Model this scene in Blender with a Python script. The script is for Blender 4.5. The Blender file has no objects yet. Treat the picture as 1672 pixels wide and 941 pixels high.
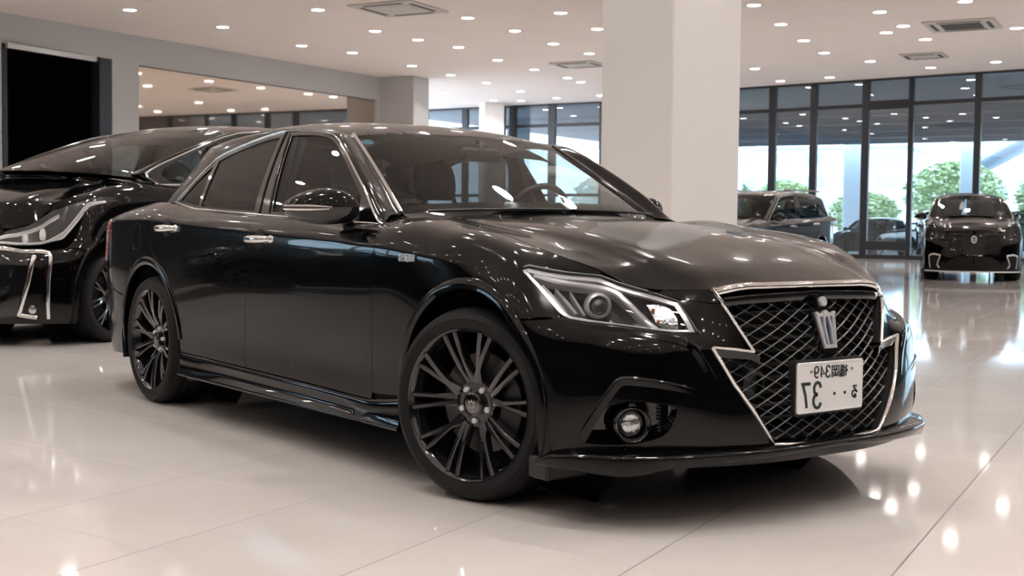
import numpy as np
# ---------- smooth tensor surfaces (natural cubic splines through a net of points) ----------
def _nat(t, P, q):
    t = np.asarray(t, float); P = np.asarray(P, float); q = np.asarray(q, float)
    n = len(t)
    if n == 2:
        w = ((q-t[0])/(t[1]-t[0]))[:, None]
        return P[0]*(1-w)+P[1]*w
    h = np.diff(t)
    A = np.zeros((n, n)); B = np.zeros((n, P.shape[1]))
    A[0, 0] = A[-1, -1] = 1
    for i in range(1, n-1):
        A[i, i-1] = h[i-1]; A[i, i] = 2*(h[i-1]+h[i]); A[i, i+1] = h[i]
        B[i] = 6*((P[i+1]-P[i])/h[i]-(P[i]-P[i-1])/h[i-1])
    M = np.linalg.solve(A, B)
    k = np.clip(np.searchsorted(t, q, 'right')-1, 0, n-2)
    a = (t[k+1]-q)[:, None]; b = (q-t[k])[:, None]; hk = h[k][:, None]
    return M[k]*a**3/(6*hk)+M[k+1]*b**3/(6*hk)+(P[k]/hk-M[k]*hk/6)*a+(P[k+1]/hk-M[k+1]*hk/6)*b
def _par(net, axis):
    d = np.linalg.norm(np.diff(net, axis=axis), axis=2).mean(axis=1-axis)
    t = np.concatenate([[0], np.cumsum(np.maximum(d, 1e-4)**.75)])
    return t/t[-1]
def sample(net, nu, nv):
    net = np.asarray(net, float)
    tu, tv = _par(net, 0), _par(net, 1)
    def fine(t, n):
        q = np.interp(np.linspace(0, len(t)-1, n), np.arange(len(t)), t)
        return q
    qu, qv = fine(tu, nu), fine(tv, nv)
    a = _nat(tu, net.reshape(len(net), -1), qu).reshape(nu, net.shape[1], 3)
    a = a.transpose(1, 0, 2)
    b = _nat(tv, a.reshape(a.shape[0], -1), qv).reshape(nv, nu, 3)
    return b.transpose(1, 0, 2)

# ---------- the saloon's surfaces, car frame: x forward, y to the car's left, z up; half with y >= 0 ----------
def wrap_net():
    S = []
    def row(x, y, z): S.append([(a, b, c) for a, b, c in zip(x, y, z)])
    zf = [.19, .25, .33, .42, .50, .58, .65, .70, .735, .757]
    row([.845, .865, .872, .868, .858, .845, .825, .808, .79, .765], [0]*10, zf)
    row([.84, .86, .866, .861, .849, .834, .813, .796, .778, .753], [.22]*10, zf[:9]+[.755])
    row([.80, .822, .83, .82, .803, .783, .765, .75, .737, .72], [.41]*10, [.19, .25, .33, .42, .50, .58, .64, .69, .718, .742])
    row([.745, .765, .772, .766, .755, .742, .69, .64, .60, .555], [.56, .56, .57, .575, .575, .572, .565, .56, .56, .555], [.19, .26, .34, .42, .5, .578, .618, .655, .70, .742])
    row([.655, .67, .678, .672, .66, .640, .585, .52, .475, .437], [.70, .71, .718, .722, .722, .716, .695, .675, .655, .63], [.19, .26, .34, .43, .51, .59, .628, .68, .74, .792])
    row([.545, .555, .558, .550, .535, .512, .45, .39, .335, .30], [.80, .805, .812, .815, .815, .812, .792, .765, .73, .685], [.19, .26, .34, .43, .52, .605, .655, .725, .79, .837])
    row([.42, .42, .42, .415, .405, .385, .345, .30, .25, .20], [.875, .88, .885, .885, .885, .88, .865, .84, .79, .695], [.19, .26, .34, .43, .53, .62, .70, .765, .832, .861])
    row([.12]*10, [.885, .888, .89, .892, .892, .887, .872, .85, .80, .70], [.20, .27, .35, .45, .56, .67, .76, .83, .878, .880])
    row([-.02]*10, [.885, .89, .892, .894, .895, .892, .882, .866, .815, .703], [.2, .27, .35, .45, .56, .68, .78, .845, .903, .912])
    row([-.2]*10, [.882, .887, .89, .893, .896, .896, .891, .88, .825, .71], [.2, .275, .36, .46, .57, .69, .79, .852, .915, .937])
    row([-.4]*10, [.88, .884, .884, .888, .894, .898, .896, .888, .84, .715], [.2, .28, .37, .48, .6, .72, .81, .862, .93, .963])
    row([-.56]*10, [.878, .880, .880, .887, .895, .899, .897, .890, .850, .755], [.2, .285, .38, .49, .61, .73, .82, .868, .922, .958])
    row([-.75]*10, [.877, .879, .878, .886, .895, .899, .897, .890, .862, .80], [.2, .285, .38, .49, .61, .73, .83, .876, .912, .940])
    row([-1.1]*10, [.876, .878, .877, .885, .895, .899, .896, .889, .862, .812], [.2, .285, .38, .49, .61, .73, .84, .89, .925, .955])
    row([-1.64]*10, [.876, .878, .877, .885, .895, .899, .896, .889, .862, .815], [.2, .285, .38, .49, .61, .73, .86, .908, .942, .972])
    row([-2.2]*10, [.878, .88, .882, .89, .897, .9, .896, .889, .862, .81], [.2, .285, .38, .49, .61, .74, .88, .93, .962, .992])
    row([-2.5]*10, [.882, .885, .888, .894, .899, .9, .896, .889, .86, .80], [.2, .28, .37, .48, .6, .73, .88, .938, .975, 1.012])
    row([-2.85]*10, [.885, .888, .892, .897, .9, .9, .896, .888, .852, .775], [.2, .27, .36, .47, .6, .73, .88, .947, .998, 1.042])
    row([-3.2]*10, [.87, .875, .882, .888, .893, .893, .889, .88, .83, .735], [.2, .27, .36, .47, .6, .73, .88, .95, 1.0, 1.038])
    row([-3.48]*10, [.84, .845, .852, .858, .865, .868, .865, .855, .79, .70], [.2, .27, .36, .48, .6, .73, .86, .945, .988, 1.015])
    row([-3.70, -3.71, -3.72, -3.72, -3.72, -3.71, -3.70, -3.69, -3.67, -3.65], [.75, .765, .775, .78, .785, .79, .785, .77, .72, .65], [.2, .27, .36, .48, .6, .73, .85, .93, .968, .99])
    row([-3.83, -3.85, -3.86, -3.86, -3.86, -3.85, -3.83, -3.81, -3.79, -3.77], [.58, .6, .61, .61, .61, .61, .61, .6, .58, .54], [.2, .27, .36, .48, .6, .73, .84, .91, .955, .98])
    row([-3.91, -3.94, -3.95, -3.95, -3.95, -3.93, -3.90, -3.88, -3.86, -3.84], [.3]*10, [.2, .27, .36, .48, .6, .73, .84, .91, .955, .98])
    row([-3.93, -3.96, -3.97, -3.97, -3.97, -3.95, -3.92, -3.90, -3.88, -3.86], [0]*10, [.2, .27, .36, .48, .6, .73, .84, .91, .955, .98])
    return np.array(S)
def hood_net():
    ys = [0, .2, .34, .42, .50, .58, .68, .76]
    T = {.80: [.742, .735, .722, .70, .655, .60, .53, .48], .72: [.778, .772, .758, .745, .708, .66, .60, .56],
         .64: [.812, .806, .792, .778, .742, .70, .64, .60], .56: [.838, .832, .818, .803, .770, .735, .69, .65],
         .45: [.868, .862, .850, .838, .808, .782, .757, .74], .30: [.902, .896, .885, .875, .854, .846, .852, .855],
         .12: [.932, .927, .915, .906, .888, .879, .883, .885], -.1: [.958, .953, .942, .935, .921, .915, .924, .925],
         -.35: [.982, .977, .966, .959, .948, .945, .956, .96], -.6: [1.0, .995, .984, .976, .969, .967, .976, .98],
         -.85: [1.012, 1.007, .996, .988, .98, .978, .985, .99]}
    return np.array([[(x, y, z) for y, z in zip(ys, zz)] for x, zz in T.items()])
def ws_net():
    return np.array([
        [(-.50, 0, 1.012), (-.545, .3, 1.010), (-.625, .52, 1.0), (-.715, .672, .985)],
        [(-.745, 0, 1.142), (-.785, .29, 1.138), (-.845, .49, 1.125), (-.912, .632, 1.108)],
        [(-1.005, 0, 1.262), (-1.03, .275, 1.257), (-1.07, .46, 1.243), (-1.11, .592, 1.225)],
        [(-1.27, 0, 1.358), (-1.28, .26, 1.355), (-1.295, .43, 1.346), (-1.31, .552, 1.335)]])
def roof_net():
    xs = [-1.24, -1.4, -1.6, -1.9, -2.2, -2.5, -2.75]
    z0 = [1.347, 1.388, 1.416, 1.437, 1.438, 1.420, 1.388]
    return np.array([[(x, 0, z), (x, .2, z-.004), (x, .36, z-.014), (x, .48, z-.03), (x, .56, z-.05), (x, .60, z-.068)] for x, z in zip(xs, z0)])
def belt_y(x): return np.interp(x, [-3.4, -3.1, -2.7, -2.2, -1.64, -1.1, -.6, -.4], [.70, .75, .79, .81, .815, .812, .79, .77])
def side_net():
    xs = [-3.4, -3.1, -2.7, -2.2, -1.64, -1.1, -.8, -.4]
    return np.array([[(x, belt_y(x)-.32*(z-.95)-.35*(z-.95)**2, z) for z in (.88, .95, 1.02, 1.1, 1.18, 1.26, 1.34, 1.42)] for x in xs])
def rearwin_net():
    return np.array([
        [(-2.72, 0, 1.393), (-2.72, .3, 1.385), (-2.71, .55, 1.352)],
        [(-2.93, 0, 1.315), (-2.92, .32, 1.305), (-2.89, .585, 1.262)],
        [(-3.13, 0, 1.205), (-3.11, .34, 1.193), (-3.05, .62, 1.15)],
        [(-3.32, 0, 1.07), (-3.29, .36, 1.06), (-3.21, .655, 1.03)]])
def trunk_net():
    return np.array([
        [(-3.22, 0, 1.06), (-3.22, .36, 1.055), (-3.20, .60, 1.05), (-3.18, .76, 1.035)],
        [(-3.42, 0, 1.05), (-3.42, .36, 1.045), (-3.40, .58, 1.04), (-3.40, .73, 1.02)],
        [(-3.68, 0, 1.028), (-3.66, .34, 1.022), (-3.60, .54, 1.01), (-3.58, .69, 1.0)],
        [(-3.87, 0, .985), (-3.845, .32, .983), (-3.775, .54, .98), (-3.65, .66, .985)]])
import bpy, math, random
import numpy as np
from mathutils import Vector, Matrix
from mathutils.bvhtree import BVHTree
from mathutils.geometry import delaunay_2d_cdt
SC = bpy.context.scene
COL = SC.collection
PI = math.pi
random.seed(7)

# ------------------------------------------------------------------ materials
def _new(name):
    m = bpy.data.materials.new(name); m.use_nodes = True
    nt = m.node_tree; nt.nodes.clear()
    out = nt.nodes.new('ShaderNodeOutputMaterial')
    return m, nt, out
def lin(c):
    return tuple(((v/255)/12.92 if v/255 <= .04045 else ((v/255+.055)/1.055)**2.4) for v in c)+(1,)
def pbr(name, col, rough=.5, metal=0, coat=0, coat_r=.02, spec=.5, bump=0, bscale=200, vary=0, vscale=3, emit=None, es=0, ior=1.5, aniso=0):
    m, nt, out = _new(name)
    p = nt.nodes.new('ShaderNodeBsdfPrincipled')
    p.inputs['Base Color'].default_value = col if len(col) == 4 else tuple(col)+(1,)
    p.inputs['Roughness'].default_value = rough
    p.inputs['Metallic'].default_value = metal
    p.inputs['Coat Weight'].default_value = coat
    p.inputs['Coat Roughness'].default_value = coat_r
    p.inputs['Specular IOR Level'].default_value = spec
    p.inputs['IOR'].default_value = ior
    if emit:
        p.inputs['Emission Color'].default_value = tuple(emit)+(1,) if len(emit) == 3 else emit
        p.inputs['Emission Strength'].default_value = es
    tc = nt.nodes.new('ShaderNodeTexCoord')
    nz = nt.nodes.new('ShaderNodeTexNoise'); nz.inputs['Scale'].default_value = vscale
    nt.links.new(tc.outputs['Object'], nz.inputs['Vector'])
    if vary:
        mx = nt.nodes.new('ShaderNodeMix'); mx.data_type = 'RGBA'
        c = p.inputs['Base Color'].default_value
        mx.inputs['A'].default_value = (c[0]*(1-vary), c[1]*(1-vary), c[2]*(1-vary), 1)
        mx.inputs['B'].default_value = (min(1, c[0]*(1+vary)), min(1, c[1]*(1+vary)), min(1, c[2]*(1+vary)), 1)
        nt.links.new(nz.outputs['Fac'], mx.inputs['Factor']); nt.links.new(mx.outputs['Result'], p.inputs['Base Color'])
    if bump:
        n2 = nt.nodes.new('ShaderNodeTexNoise'); n2.inputs['Scale'].default_value = bscale
        nt.links.new(tc.outputs['Object'], n2.inputs['Vector'])
        b = nt.nodes.new('ShaderNodeBump'); b.inputs['Strength'].default_value = bump; b.inputs['Distance'].default_value = .002
        nt.links.new(n2.outputs['Fac'], b.inputs['Height']); nt.links.new(b.outputs['Normal'], p.inputs['Normal'])
    nt.links.new(p.outputs[0], out.inputs[0])
    return m
def pane(name, tint, refl=1.0, ior=1.5, rough=0.0, rtint=(1, 1, 1)):
    """thin glass: tinted see-through plus fresnel mirror"""
    m, nt, out = _new(name)
    t = nt.nodes.new('ShaderNodeBsdfTransparent'); t.inputs[0].default_value = tuple(tint)+(1,)
    g = nt.nodes.new('ShaderNodeBsdfGlossy'); g.inputs['Roughness'].default_value = rough; g.inputs[0].default_value = tuple(rtint)+(1,)
    f = nt.nodes.new('ShaderNodeFresnel'); f.inputs[0].default_value = ior
    k = nt.nodes.new('ShaderNodeMath'); k.operation = 'MULTIPLY'; k.inputs[1].default_value = refl; k.use_clamp = True
    mx = nt.nodes.new('ShaderNodeMixShader')
    nt.links.new(f.outputs[0], k.inputs[0]); nt.links.new(k.outputs[0], mx.inputs[0])
    nt.links.new(t.outputs[0], mx.inputs[1]); nt.links.new(g.outputs[0], mx.inputs[2]); nt.links.new(mx.outputs[0], out.inputs[0])
    return m
def glow(name, col, s):
    m, nt, out = _new(name)
    e = nt.nodes.new('ShaderNodeEmission'); e.inputs[0].default_value = tuple(col)+(1,); e.inputs[1].default_value = s
    nt.links.new(e.outputs[0], out.inputs[0])
    return m
M = {}
M['paint'] = pbr('black_gloss_paint', (.0012, .0012, .0014), .15, 0, .54, .010, .08, vary=.15, vscale=40)
M['gloss'] = pbr('gloss_black_plastic', (.004, .004, .0045), .08, 0, .6, .02, vary=.1)
M['plastic'] = pbr('satin_black_plastic', (.012, .012, .013), .42, bump=.1, bscale=600, vary=.15)
M['liner'] = pbr('matt_black_liner', (.004, .004, .004), .9, vary=.2)
M['discmetal'] = pbr('dull_brake_steel', (.09, .09, .09), .35, .8, vary=.2, vscale=40)
M['chrome'] = pbr('chrome', (.82, .81, .80), .07, 1, vary=.03, vscale=30)
M['darkchrome'] = pbr('dark_chrome', (.16, .155, .16), .12, 1, .3, vary=.1)
M['lamphouse'] = pbr('lamp_housing', (.045, .045, .05), .2, .6, .5, vary=.1)
M['silver'] = pbr('satin_silver', (.80, .80, .81), .24, .55, .6, vary=.03)
M['gridmetal'] = pbr('grille_metal', (.72, .71, .70), .3, .9, .3, vary=.1)
M['wheel'] = pbr('black_wheel_metal', (.048, .048, .052), .12, .8, 1, .04, vary=.15, vscale=12)
M['rubber'] = pbr('tyre_rubber', (.007, .007, .0075), .62, spec=.25, bump=.3, bscale=300, vary=.2, vscale=30)
M['steel'] = pbr('brushed_steel', (.30, .30, .30), .3, 1, vary=.2, vscale=40)
M['glass'] = pane('clear_car_glass', (.80, .86, .85), .7)
M['screen'] = pane('windscreen_glass', (.80, .85, .84), .8)
M['tint'] = pane('smoked_car_glass', (.16, .17, .175), .75)
M['lens'] = pane('headlight_lens', (.96, .97, .98), 1.0)
M['fabric'] = pbr('charcoal_seat_fabric', (.03, .03, .032), .8, bump=.4, bscale=400, vary=.2)
M['dash'] = pbr('grey_dashboard', (.045, .045, .047), .6, bump=.2, bscale=500, vary=.1)
M['headlining'] = pbr('grey_headlining', (.12, .115, .11), .9, vary=.1)
M['white'] = pbr('white_plate', (.80, .80, .80), .35, vary=.02)
M['ink'] = pbr('green_plate_ink', (.006, .03, .022), .4, vary=.1)
M['inkb'] = pbr('black_ink', (.01, .012, .012), .4, vary=.1)
M['amber'] = pbr('amber_reflector', (.6, .14, .03), .25, .2, .5, vary=.1)
M['red'] = pbr('red_lamp_lens', (.35, .01, .015), .08, 0, 1, vary=.2)
M['blue'] = pbr('blue_enamel', (.008, .045, .09), .15, .3, 1, vary=.2)
M['crystal'] = pbr('faceted_reflector', (.55, .56, .58), .16, 1, .5, bump=1.0, bscale=110, vary=.1)
M['optic'] = pbr('projector_lens_glass', (.05, .06, .07), .03, .2, 1, .0, .9, vary=.1)
M['sticker'] = pbr('teal_sticker', (.07, .22, .28), .4, vary=.1)

# ------------------------------------------------------------------ mesh helpers
def link(o, parent=None):
    COL.objects.link(o)
    if parent is not None: o.parent = parent
    return o
def mk(name, V, F, mat, parent=None, smooth=True, N=None, label=None, angle=None):
    me = bpy.data.meshes.new(name)
    me.from_pydata([tuple(map(float, v)) for v in V], [], [tuple(int(i) for i in f) for f in F])
    me.materials.append(M[mat] if isinstance(mat, str) else mat)
    if smooth: me.polygons.foreach_set('use_smooth', [True]*len(me.polygons))
    me.update()
    if N is not None: me.normals_split_custom_set_from_vertices([tuple(map(float, n)) for n in N])
    elif angle is not None: me.set_sharp_from_angle(angle=math.radians(angle))
    o = bpy.data.objects.new(name, me)
    if label: o['label'] = label
    return link(o, parent)
class B:
    """collects shapes and links them as ONE mesh"""
    def __init__(s): s.V = []; s.F = []
    def add(s, V, F, T=None):
        b = len(s.V)
        if T is not None: V = [T @ Vector(v) for v in V]
        s.V += [tuple(v) for v in V]; s.F += [tuple(i+b for i in f) for f in F]; return s
    def box(s, c, d, bev=0, T=None, rot=None):
        x, y, z = d[0]/2, d[1]/2, d[2]/2
        e = min(bev, x*.98, y*.98, z*.98)
        V = []; F = []
        if e <= 0:
            V = [(a*x, b*y, g*z) for a in (-1, 1) for b in (-1, 1) for g in (-1, 1)]
            F = [(0, 1, 3, 2), (4, 6, 7, 5), (0, 4, 5, 1), (2, 3, 7, 6), (0, 2, 6, 4), (1, 5, 7, 3)]
        else:
            idx = {}
            for a in (-1, 1):
                for b in (-1, 1):
                    for g in (-1, 1):
                        for k, p in enumerate(((a*x, b*(y-e), g*(z-e)), (a*(x-e), b*y, g*(z-e)), (a*(x-e), b*(y-e), g*z))):
                            idx[a, b, g, k] = len(V); V.append(p)
            I = lambda a, b, g, k: idx[a, b, g, k]
            for a in (-1, 1):
                f = [I(a, -1, -1, 0), I(a, 1, -1, 0), I(a, 1, 1, 0), I(a, -1, 1, 0)]; F.append(f if a > 0 else f[::-1])
                f = [I(-1, a, -1, 1), I(-1, a, 1, 1), I(1, a, 1, 1), I(1, a, -1, 1)]; F.append(f if a > 0 else f[::-1])
                f = [I(-1, -1, a, 2), I(1, -1, a, 2), I(1, 1, a, 2), I(-1, 1, a, 2)]; F.append(f if a > 0 else f[::-1])
            for a in (-1, 1):
                for b in (-1, 1):
                    f = [I(a, b, -1, 0), I(a, b, -1, 1), I(a, b, 1, 1), I(a, b, 1, 0)]; F.append(f if a*b > 0 else f[::-1])
                    f = [I(a, -1, b, 0), I(a, 1, b, 0), I(a, 1, b, 2), I(a, -1, b, 2)]; F.append(f if a*b > 0 else f[::-1])
                    f = [I(-1, a, b, 1), I(-1, a, b, 2), I(1, a, b, 2), I(1, a, b, 1)]; F.append(f if a*b > 0 else f[::-1])
                    for g in (-1, 1):
                        f = [I(a, b, g, 0), I(a, b, g, 1), I(a, b, g, 2)]; F.append(f if a*b*g > 0 else f[::-1])
        Tm = Matrix.Translation(c)
        if rot is not None: Tm = Tm @ rot.to_4x4()
        if T is not None: Tm = T @ Tm
        return s.add(V, F, Tm)
    def loft(s, rings, closed=True, cap=True, T=None, loop=False):
        n = len(rings[0]); V = [v for r in rings for v in r]; F = []
        R = len(rings)
        for i in range(R if loop else R-1):
            for j in range(n if closed else n-1):
                a = i*n+j; b = i*n+(j+1) % n; i2 = (i+1) % R
                F.append((a, b, i2*n+(j+1) % n, i2*n+j))
        if cap and closed and not loop: F.append(tuple(range(n))[::-1]); F.append(tuple((R-1)*n+j for j in range(n)))
        return s.add(V, F, T)
    def lathe(s, prof, seg=48, T=None, cap=False):
        """profile of (radius, height) turned about local z"""
        rings = [[(r*math.cos(2*PI*k/seg), r*math.sin(2*PI*k/seg), h) for k in range(seg)] for r, h in prof]
        return s.loft(rings, True, cap, T)
    def tube(s, pts, r, seg=8, closed=False, cap=True, up=None, flat=1.0):
        P = [Vector(p) for p in pts]; n = len(P); rings = []
        prev = None
        for i in range(n):
            a = P[(i-1) % n] if (closed or i > 0) else P[0]; c = P[(i+1) % n] if (closed or i < n-1) else P[-1]
            t = (c-a).normalized()
            if up is not None: w = Vector(up[i] if isinstance(up, list) else up)
            else: w = prev if prev is not None else (Vector((0, 0, 1)) if abs(t.z) < .9 else Vector((1, 0, 0)))
            u = (w-t*w.dot(t)).normalized(); v = t.cross(u); prev = u
            rr = r[i] if isinstance(r, (list, tuple)) else r
            rings.append([tuple(P[i]+u*(rr*flat*math.cos(2*PI*k/seg))+v*(rr*math.sin(2*PI*k/seg))) for k in range(seg)])
        return s.loft(rings, True, cap and not closed, None, closed)
    def ball(s, c, d, seg=20, rg=12, T=None):
        rings = [[(c[0]+d[0]/2*math.sin(PI*i/rg)*math.cos(2*PI*k/seg), c[1]+d[1]/2*math.sin(PI*i/rg)*math.sin(2*PI*k/seg), c[2]-d[2]/2*math.cos(PI*i/rg)) for k in range(seg)] for i in range(rg+1)]
        rings[0] = [(c[0]+1e-5*math.cos(2*PI*k/seg), c[1]+1e-5*math.sin(2*PI*k/seg), c[2]-d[2]/2) for k in range(seg)]
        rings[-1] = [(c[0]+1e-5*math.cos(2*PI*k/seg), c[1]+1e-5*math.sin(2*PI*k/seg), c[2]+d[2]/2) for k in range(seg)]
        return s.loft(rings, True, True, T)
    def prism(s, poly, h0, h1, T=None):
        """outline in local xy raised from z=h0 to h1"""
        n = len(poly); V = [(x, y, h0) for x, y in poly]+[(x, y, h1) for x, y in poly]
        a = sum(poly[i][0]*poly[(i+1) % n][1]-poly[(i+1) % n][0]*poly[i][1] for i in range(n))
        F = [tuple(range(n))[::-1], tuple(range(n, 2*n))]+[(i, (i+1) % n, n+(i+1) % n, n+i) for i in range(n)]
        if a < 0: F = [f[::-1] for f in F]
        return s.add(V, F, T)
    def build(s, name, mat, parent=None, smooth=True, angle=35, label=None, mirror=False):
        V = s.V; F = s.F
        if mirror: V = [(x, -y, z) for x, y, z in V]; F = [f[::-1] for f in F]
        return mk(name, V, F, mat, parent, smooth, label=label, angle=angle if smooth else None)
def frame_at(o, z, x=(0, 0, 1)):
    """matrix whose local z points along z, local y close to x-hint's up"""
    z = Vector(z).normalized(); u = Vector(x); u = (u-z*u.dot(z)).normalized(); r = u.cross(z)
    m = Matrix((r, u, z)).transposed().to_4x4(); m.translation = Vector(o); return m
def spl(pts, n=8, closed=False):
    """smooth curve through points"""
    P = [np.array(p, float) for p in pts]; out = []
    m = len(P)
    for i in range(m if closed else m-1):
        p0 = P[(i-1) % m] if closed or i > 0 else 2*P[0]-P[1]
        p1 = P[i]; p2 = P[(i+1) % m]
        p3 = P[(i+2) % m] if closed or i+2 < m else 2*P[-1]-P[-2]
        for k in range(n):
            t = k/n
            out.append(.5*((2*p1)+(p2-p0)*t+(2*p0-5*p1+4*p2-p3)*t*t+(3*p1-p0-3*p2+p3)*t**3))
    if not closed: out.append(P[-1])
    return [tuple(p) for p in out]
def thing(name, label, cat, loc=(0, 0, 0), rz=0, group=None):
    o = bpy.data.objects.new(name, None); o.empty_display_size = .2
    o.location = loc; o.rotation_euler = (0, 0, rz)
    link(o); return tag(o, label, cat, group)
def tag(o, label, cat, group=None):
    o['label'] = label; o['category'] = cat
    if group: o['group'] = group
    return o
def struct(o): o['kind'] = 'structure'; return o
def kids(o): return [c for c in bpy.data.objects if c.parent == o]
def dup(root, loc, rz=None, label=None):
    def cp(o, par):
        c = o.copy(); COL.objects.link(c)
        if par is not None: c.parent = par
        for ch in kids(o): cp(ch, c)
        return c
    r = cp(root, None); r.location = loc
    if rz is not None: r.rotation_euler = (0, 0, rz)
    if label: r['label'] = label
    return r

# ------------------------------------------------------------------ surfaces and panels cut from them
class Surf:
    def __init__(s, net, nu=160, nv=60):
        g = sample(net, nu, nv); s.g = g
        du = np.gradient(g, axis=0); dv = np.gradient(g, axis=1)
        n = np.cross(du, dv); n /= np.linalg.norm(n, axis=2, keepdims=True)+1e-12
        c = np.array([-1.2, 0, .5])
        if ((g-c)*n).sum() < 0: n = -n
        s.V = g.reshape(-1, 3); s.N = n.reshape(-1, 3)
        nu, nv = g.shape[:2]
        s.T = []
        for i in range(nu-1):
            for j in range(nv-1):
                a = i*nv+j; b = a+1; c2 = a+nv; d = c2+1
                s.T += [(a, c2, b), (b, c2, d)]
        s.bvh = BVHTree.FromPolygons([tuple(v) for v in s.V], s.T)
    def _fin(s, hit):
        loc, nrm, idx, dist = hit
        a, b, c = (Vector(s.V[i]) for i in s.T[idx])
        n0 = (b-a).cross(c-a); A = n0.dot(n0)+1e-18
        w0 = (b-loc).cross(c-loc).dot(n0)/A; w1 = (c-loc).cross(a-loc).dot(n0)/A; w2 = 1-w0-w1
        n = s.N[s.T[idx][0]]*w0+s.N[s.T[idx][1]]*w1+s.N[s.T[idx][2]]*w2
        return loc, Vector(n).normalized()
    def cast(s, p, o):
        p = Vector(p); o = Vector(o)
        h = s.bvh.ray_cast(p+o*4, -o)
        if h[0] is None or (h[0]-p).length > .45: h = s.bvh.find_nearest(p)
        return s._fin(h)
    def near(s, p): return s._fin(s.bvh.find_nearest(Vector(p)))
def fr(az=0, el=0):
    """viewing frame: outward direction o, in-plane axes e1, e2. az from +x toward +y, el upward"""
    a, e = math.radians(az), math.radians(el)
    o = Vector((math.cos(a)*math.cos(e), math.sin(a)*math.cos(e), math.sin(e)))
    e1 = Vector((-math.sin(a), math.cos(a), 0)); e2 = o.cross(e1)
    return o, e1, e2
SIDE = fr(90); FRONT = fr(0); TOP = (Vector((0, 0, 1)), Vector((0, 1, 0)), Vector((-1, 0, 0)))
def onsurf(surf, pts, F=SIDE, off=0):
    """(x,z) pairs (side view), (y,z) (front) or (x,y) (top) lifted onto the surface; 3-D points pass straight through"""
    out = []
    for p in pts:
        if len(p) == 3: q = Vector(p); l, n = surf.near(q)
        else:
            q = Vector((p[0], 0, p[1])) if F is SIDE else Vector((0, p[0], p[1])) if F is FRONT else Vector((p[0], p[1], 0))
            h = surf.bvh.ray_cast(q+F[0]*5, -F[0])
            if h[0] is None:
                h = surf.bvh.find_nearest(q+F[0]*(.8 if F is not TOP else 1))
            l, n = surf._fin(h)
        out.append(tuple(l+n*off))
    return out
def dens(poly, st, closed=True):
    out = []
    m = len(poly)
    for i in range(m if closed else m-1):
        a = np.array(poly[i]); b = np.array(poly[(i+1) % m]); L = np.linalg.norm(b-a)
        k = max(1, int(math.ceil(L/st)))
        for j in range(k): out.append(tuple(a+(b-a)*j/k))
    if not closed: out.append(tuple(poly[-1]))
    return out
def inpoly(pts, poly):
    x, y = pts[:, 0], pts[:, 1]; r = np.zeros(len(pts), bool); n = len(poly); j = n-1
    for i in range(n):
        xi, yi = poly[i]; xj, yj = poly[j]
        c = ((yi > y) != (yj > y)) & (x < (xj-xi)*(y-yi)/((yj-yi) or 1e-12)+xi)
        r ^= c; j = i
    return r
def inset2(poly, d):
    P = np.array(poly); n = len(P)
    A = sum(P[i, 0]*P[(i+1) % n, 1]-P[(i+1) % n, 0]*P[i, 1] for i in range(n))
    s = 1 if A > 0 else -1
    out = []
    for i in range(n):
        a, b, c = P[i-1], P[i], P[(i+1) % n]
        t1 = b-a; t2 = c-b
        t1 = t1/(np.linalg.norm(t1)+1e-12); t2 = t2/(np.linalg.norm(t2)+1e-12)
        n1 = np.array([-t1[1], t1[0]])*s; n2 = np.array([-t2[1], t2[0]])*s
        m = n1+n2; L = np.linalg.norm(m)
        if L < 1e-6: m = n1
        else: m = m/L; m = m/max(.5, m@n1)
        out.append(tuple(b+m*d))
    return out
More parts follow.
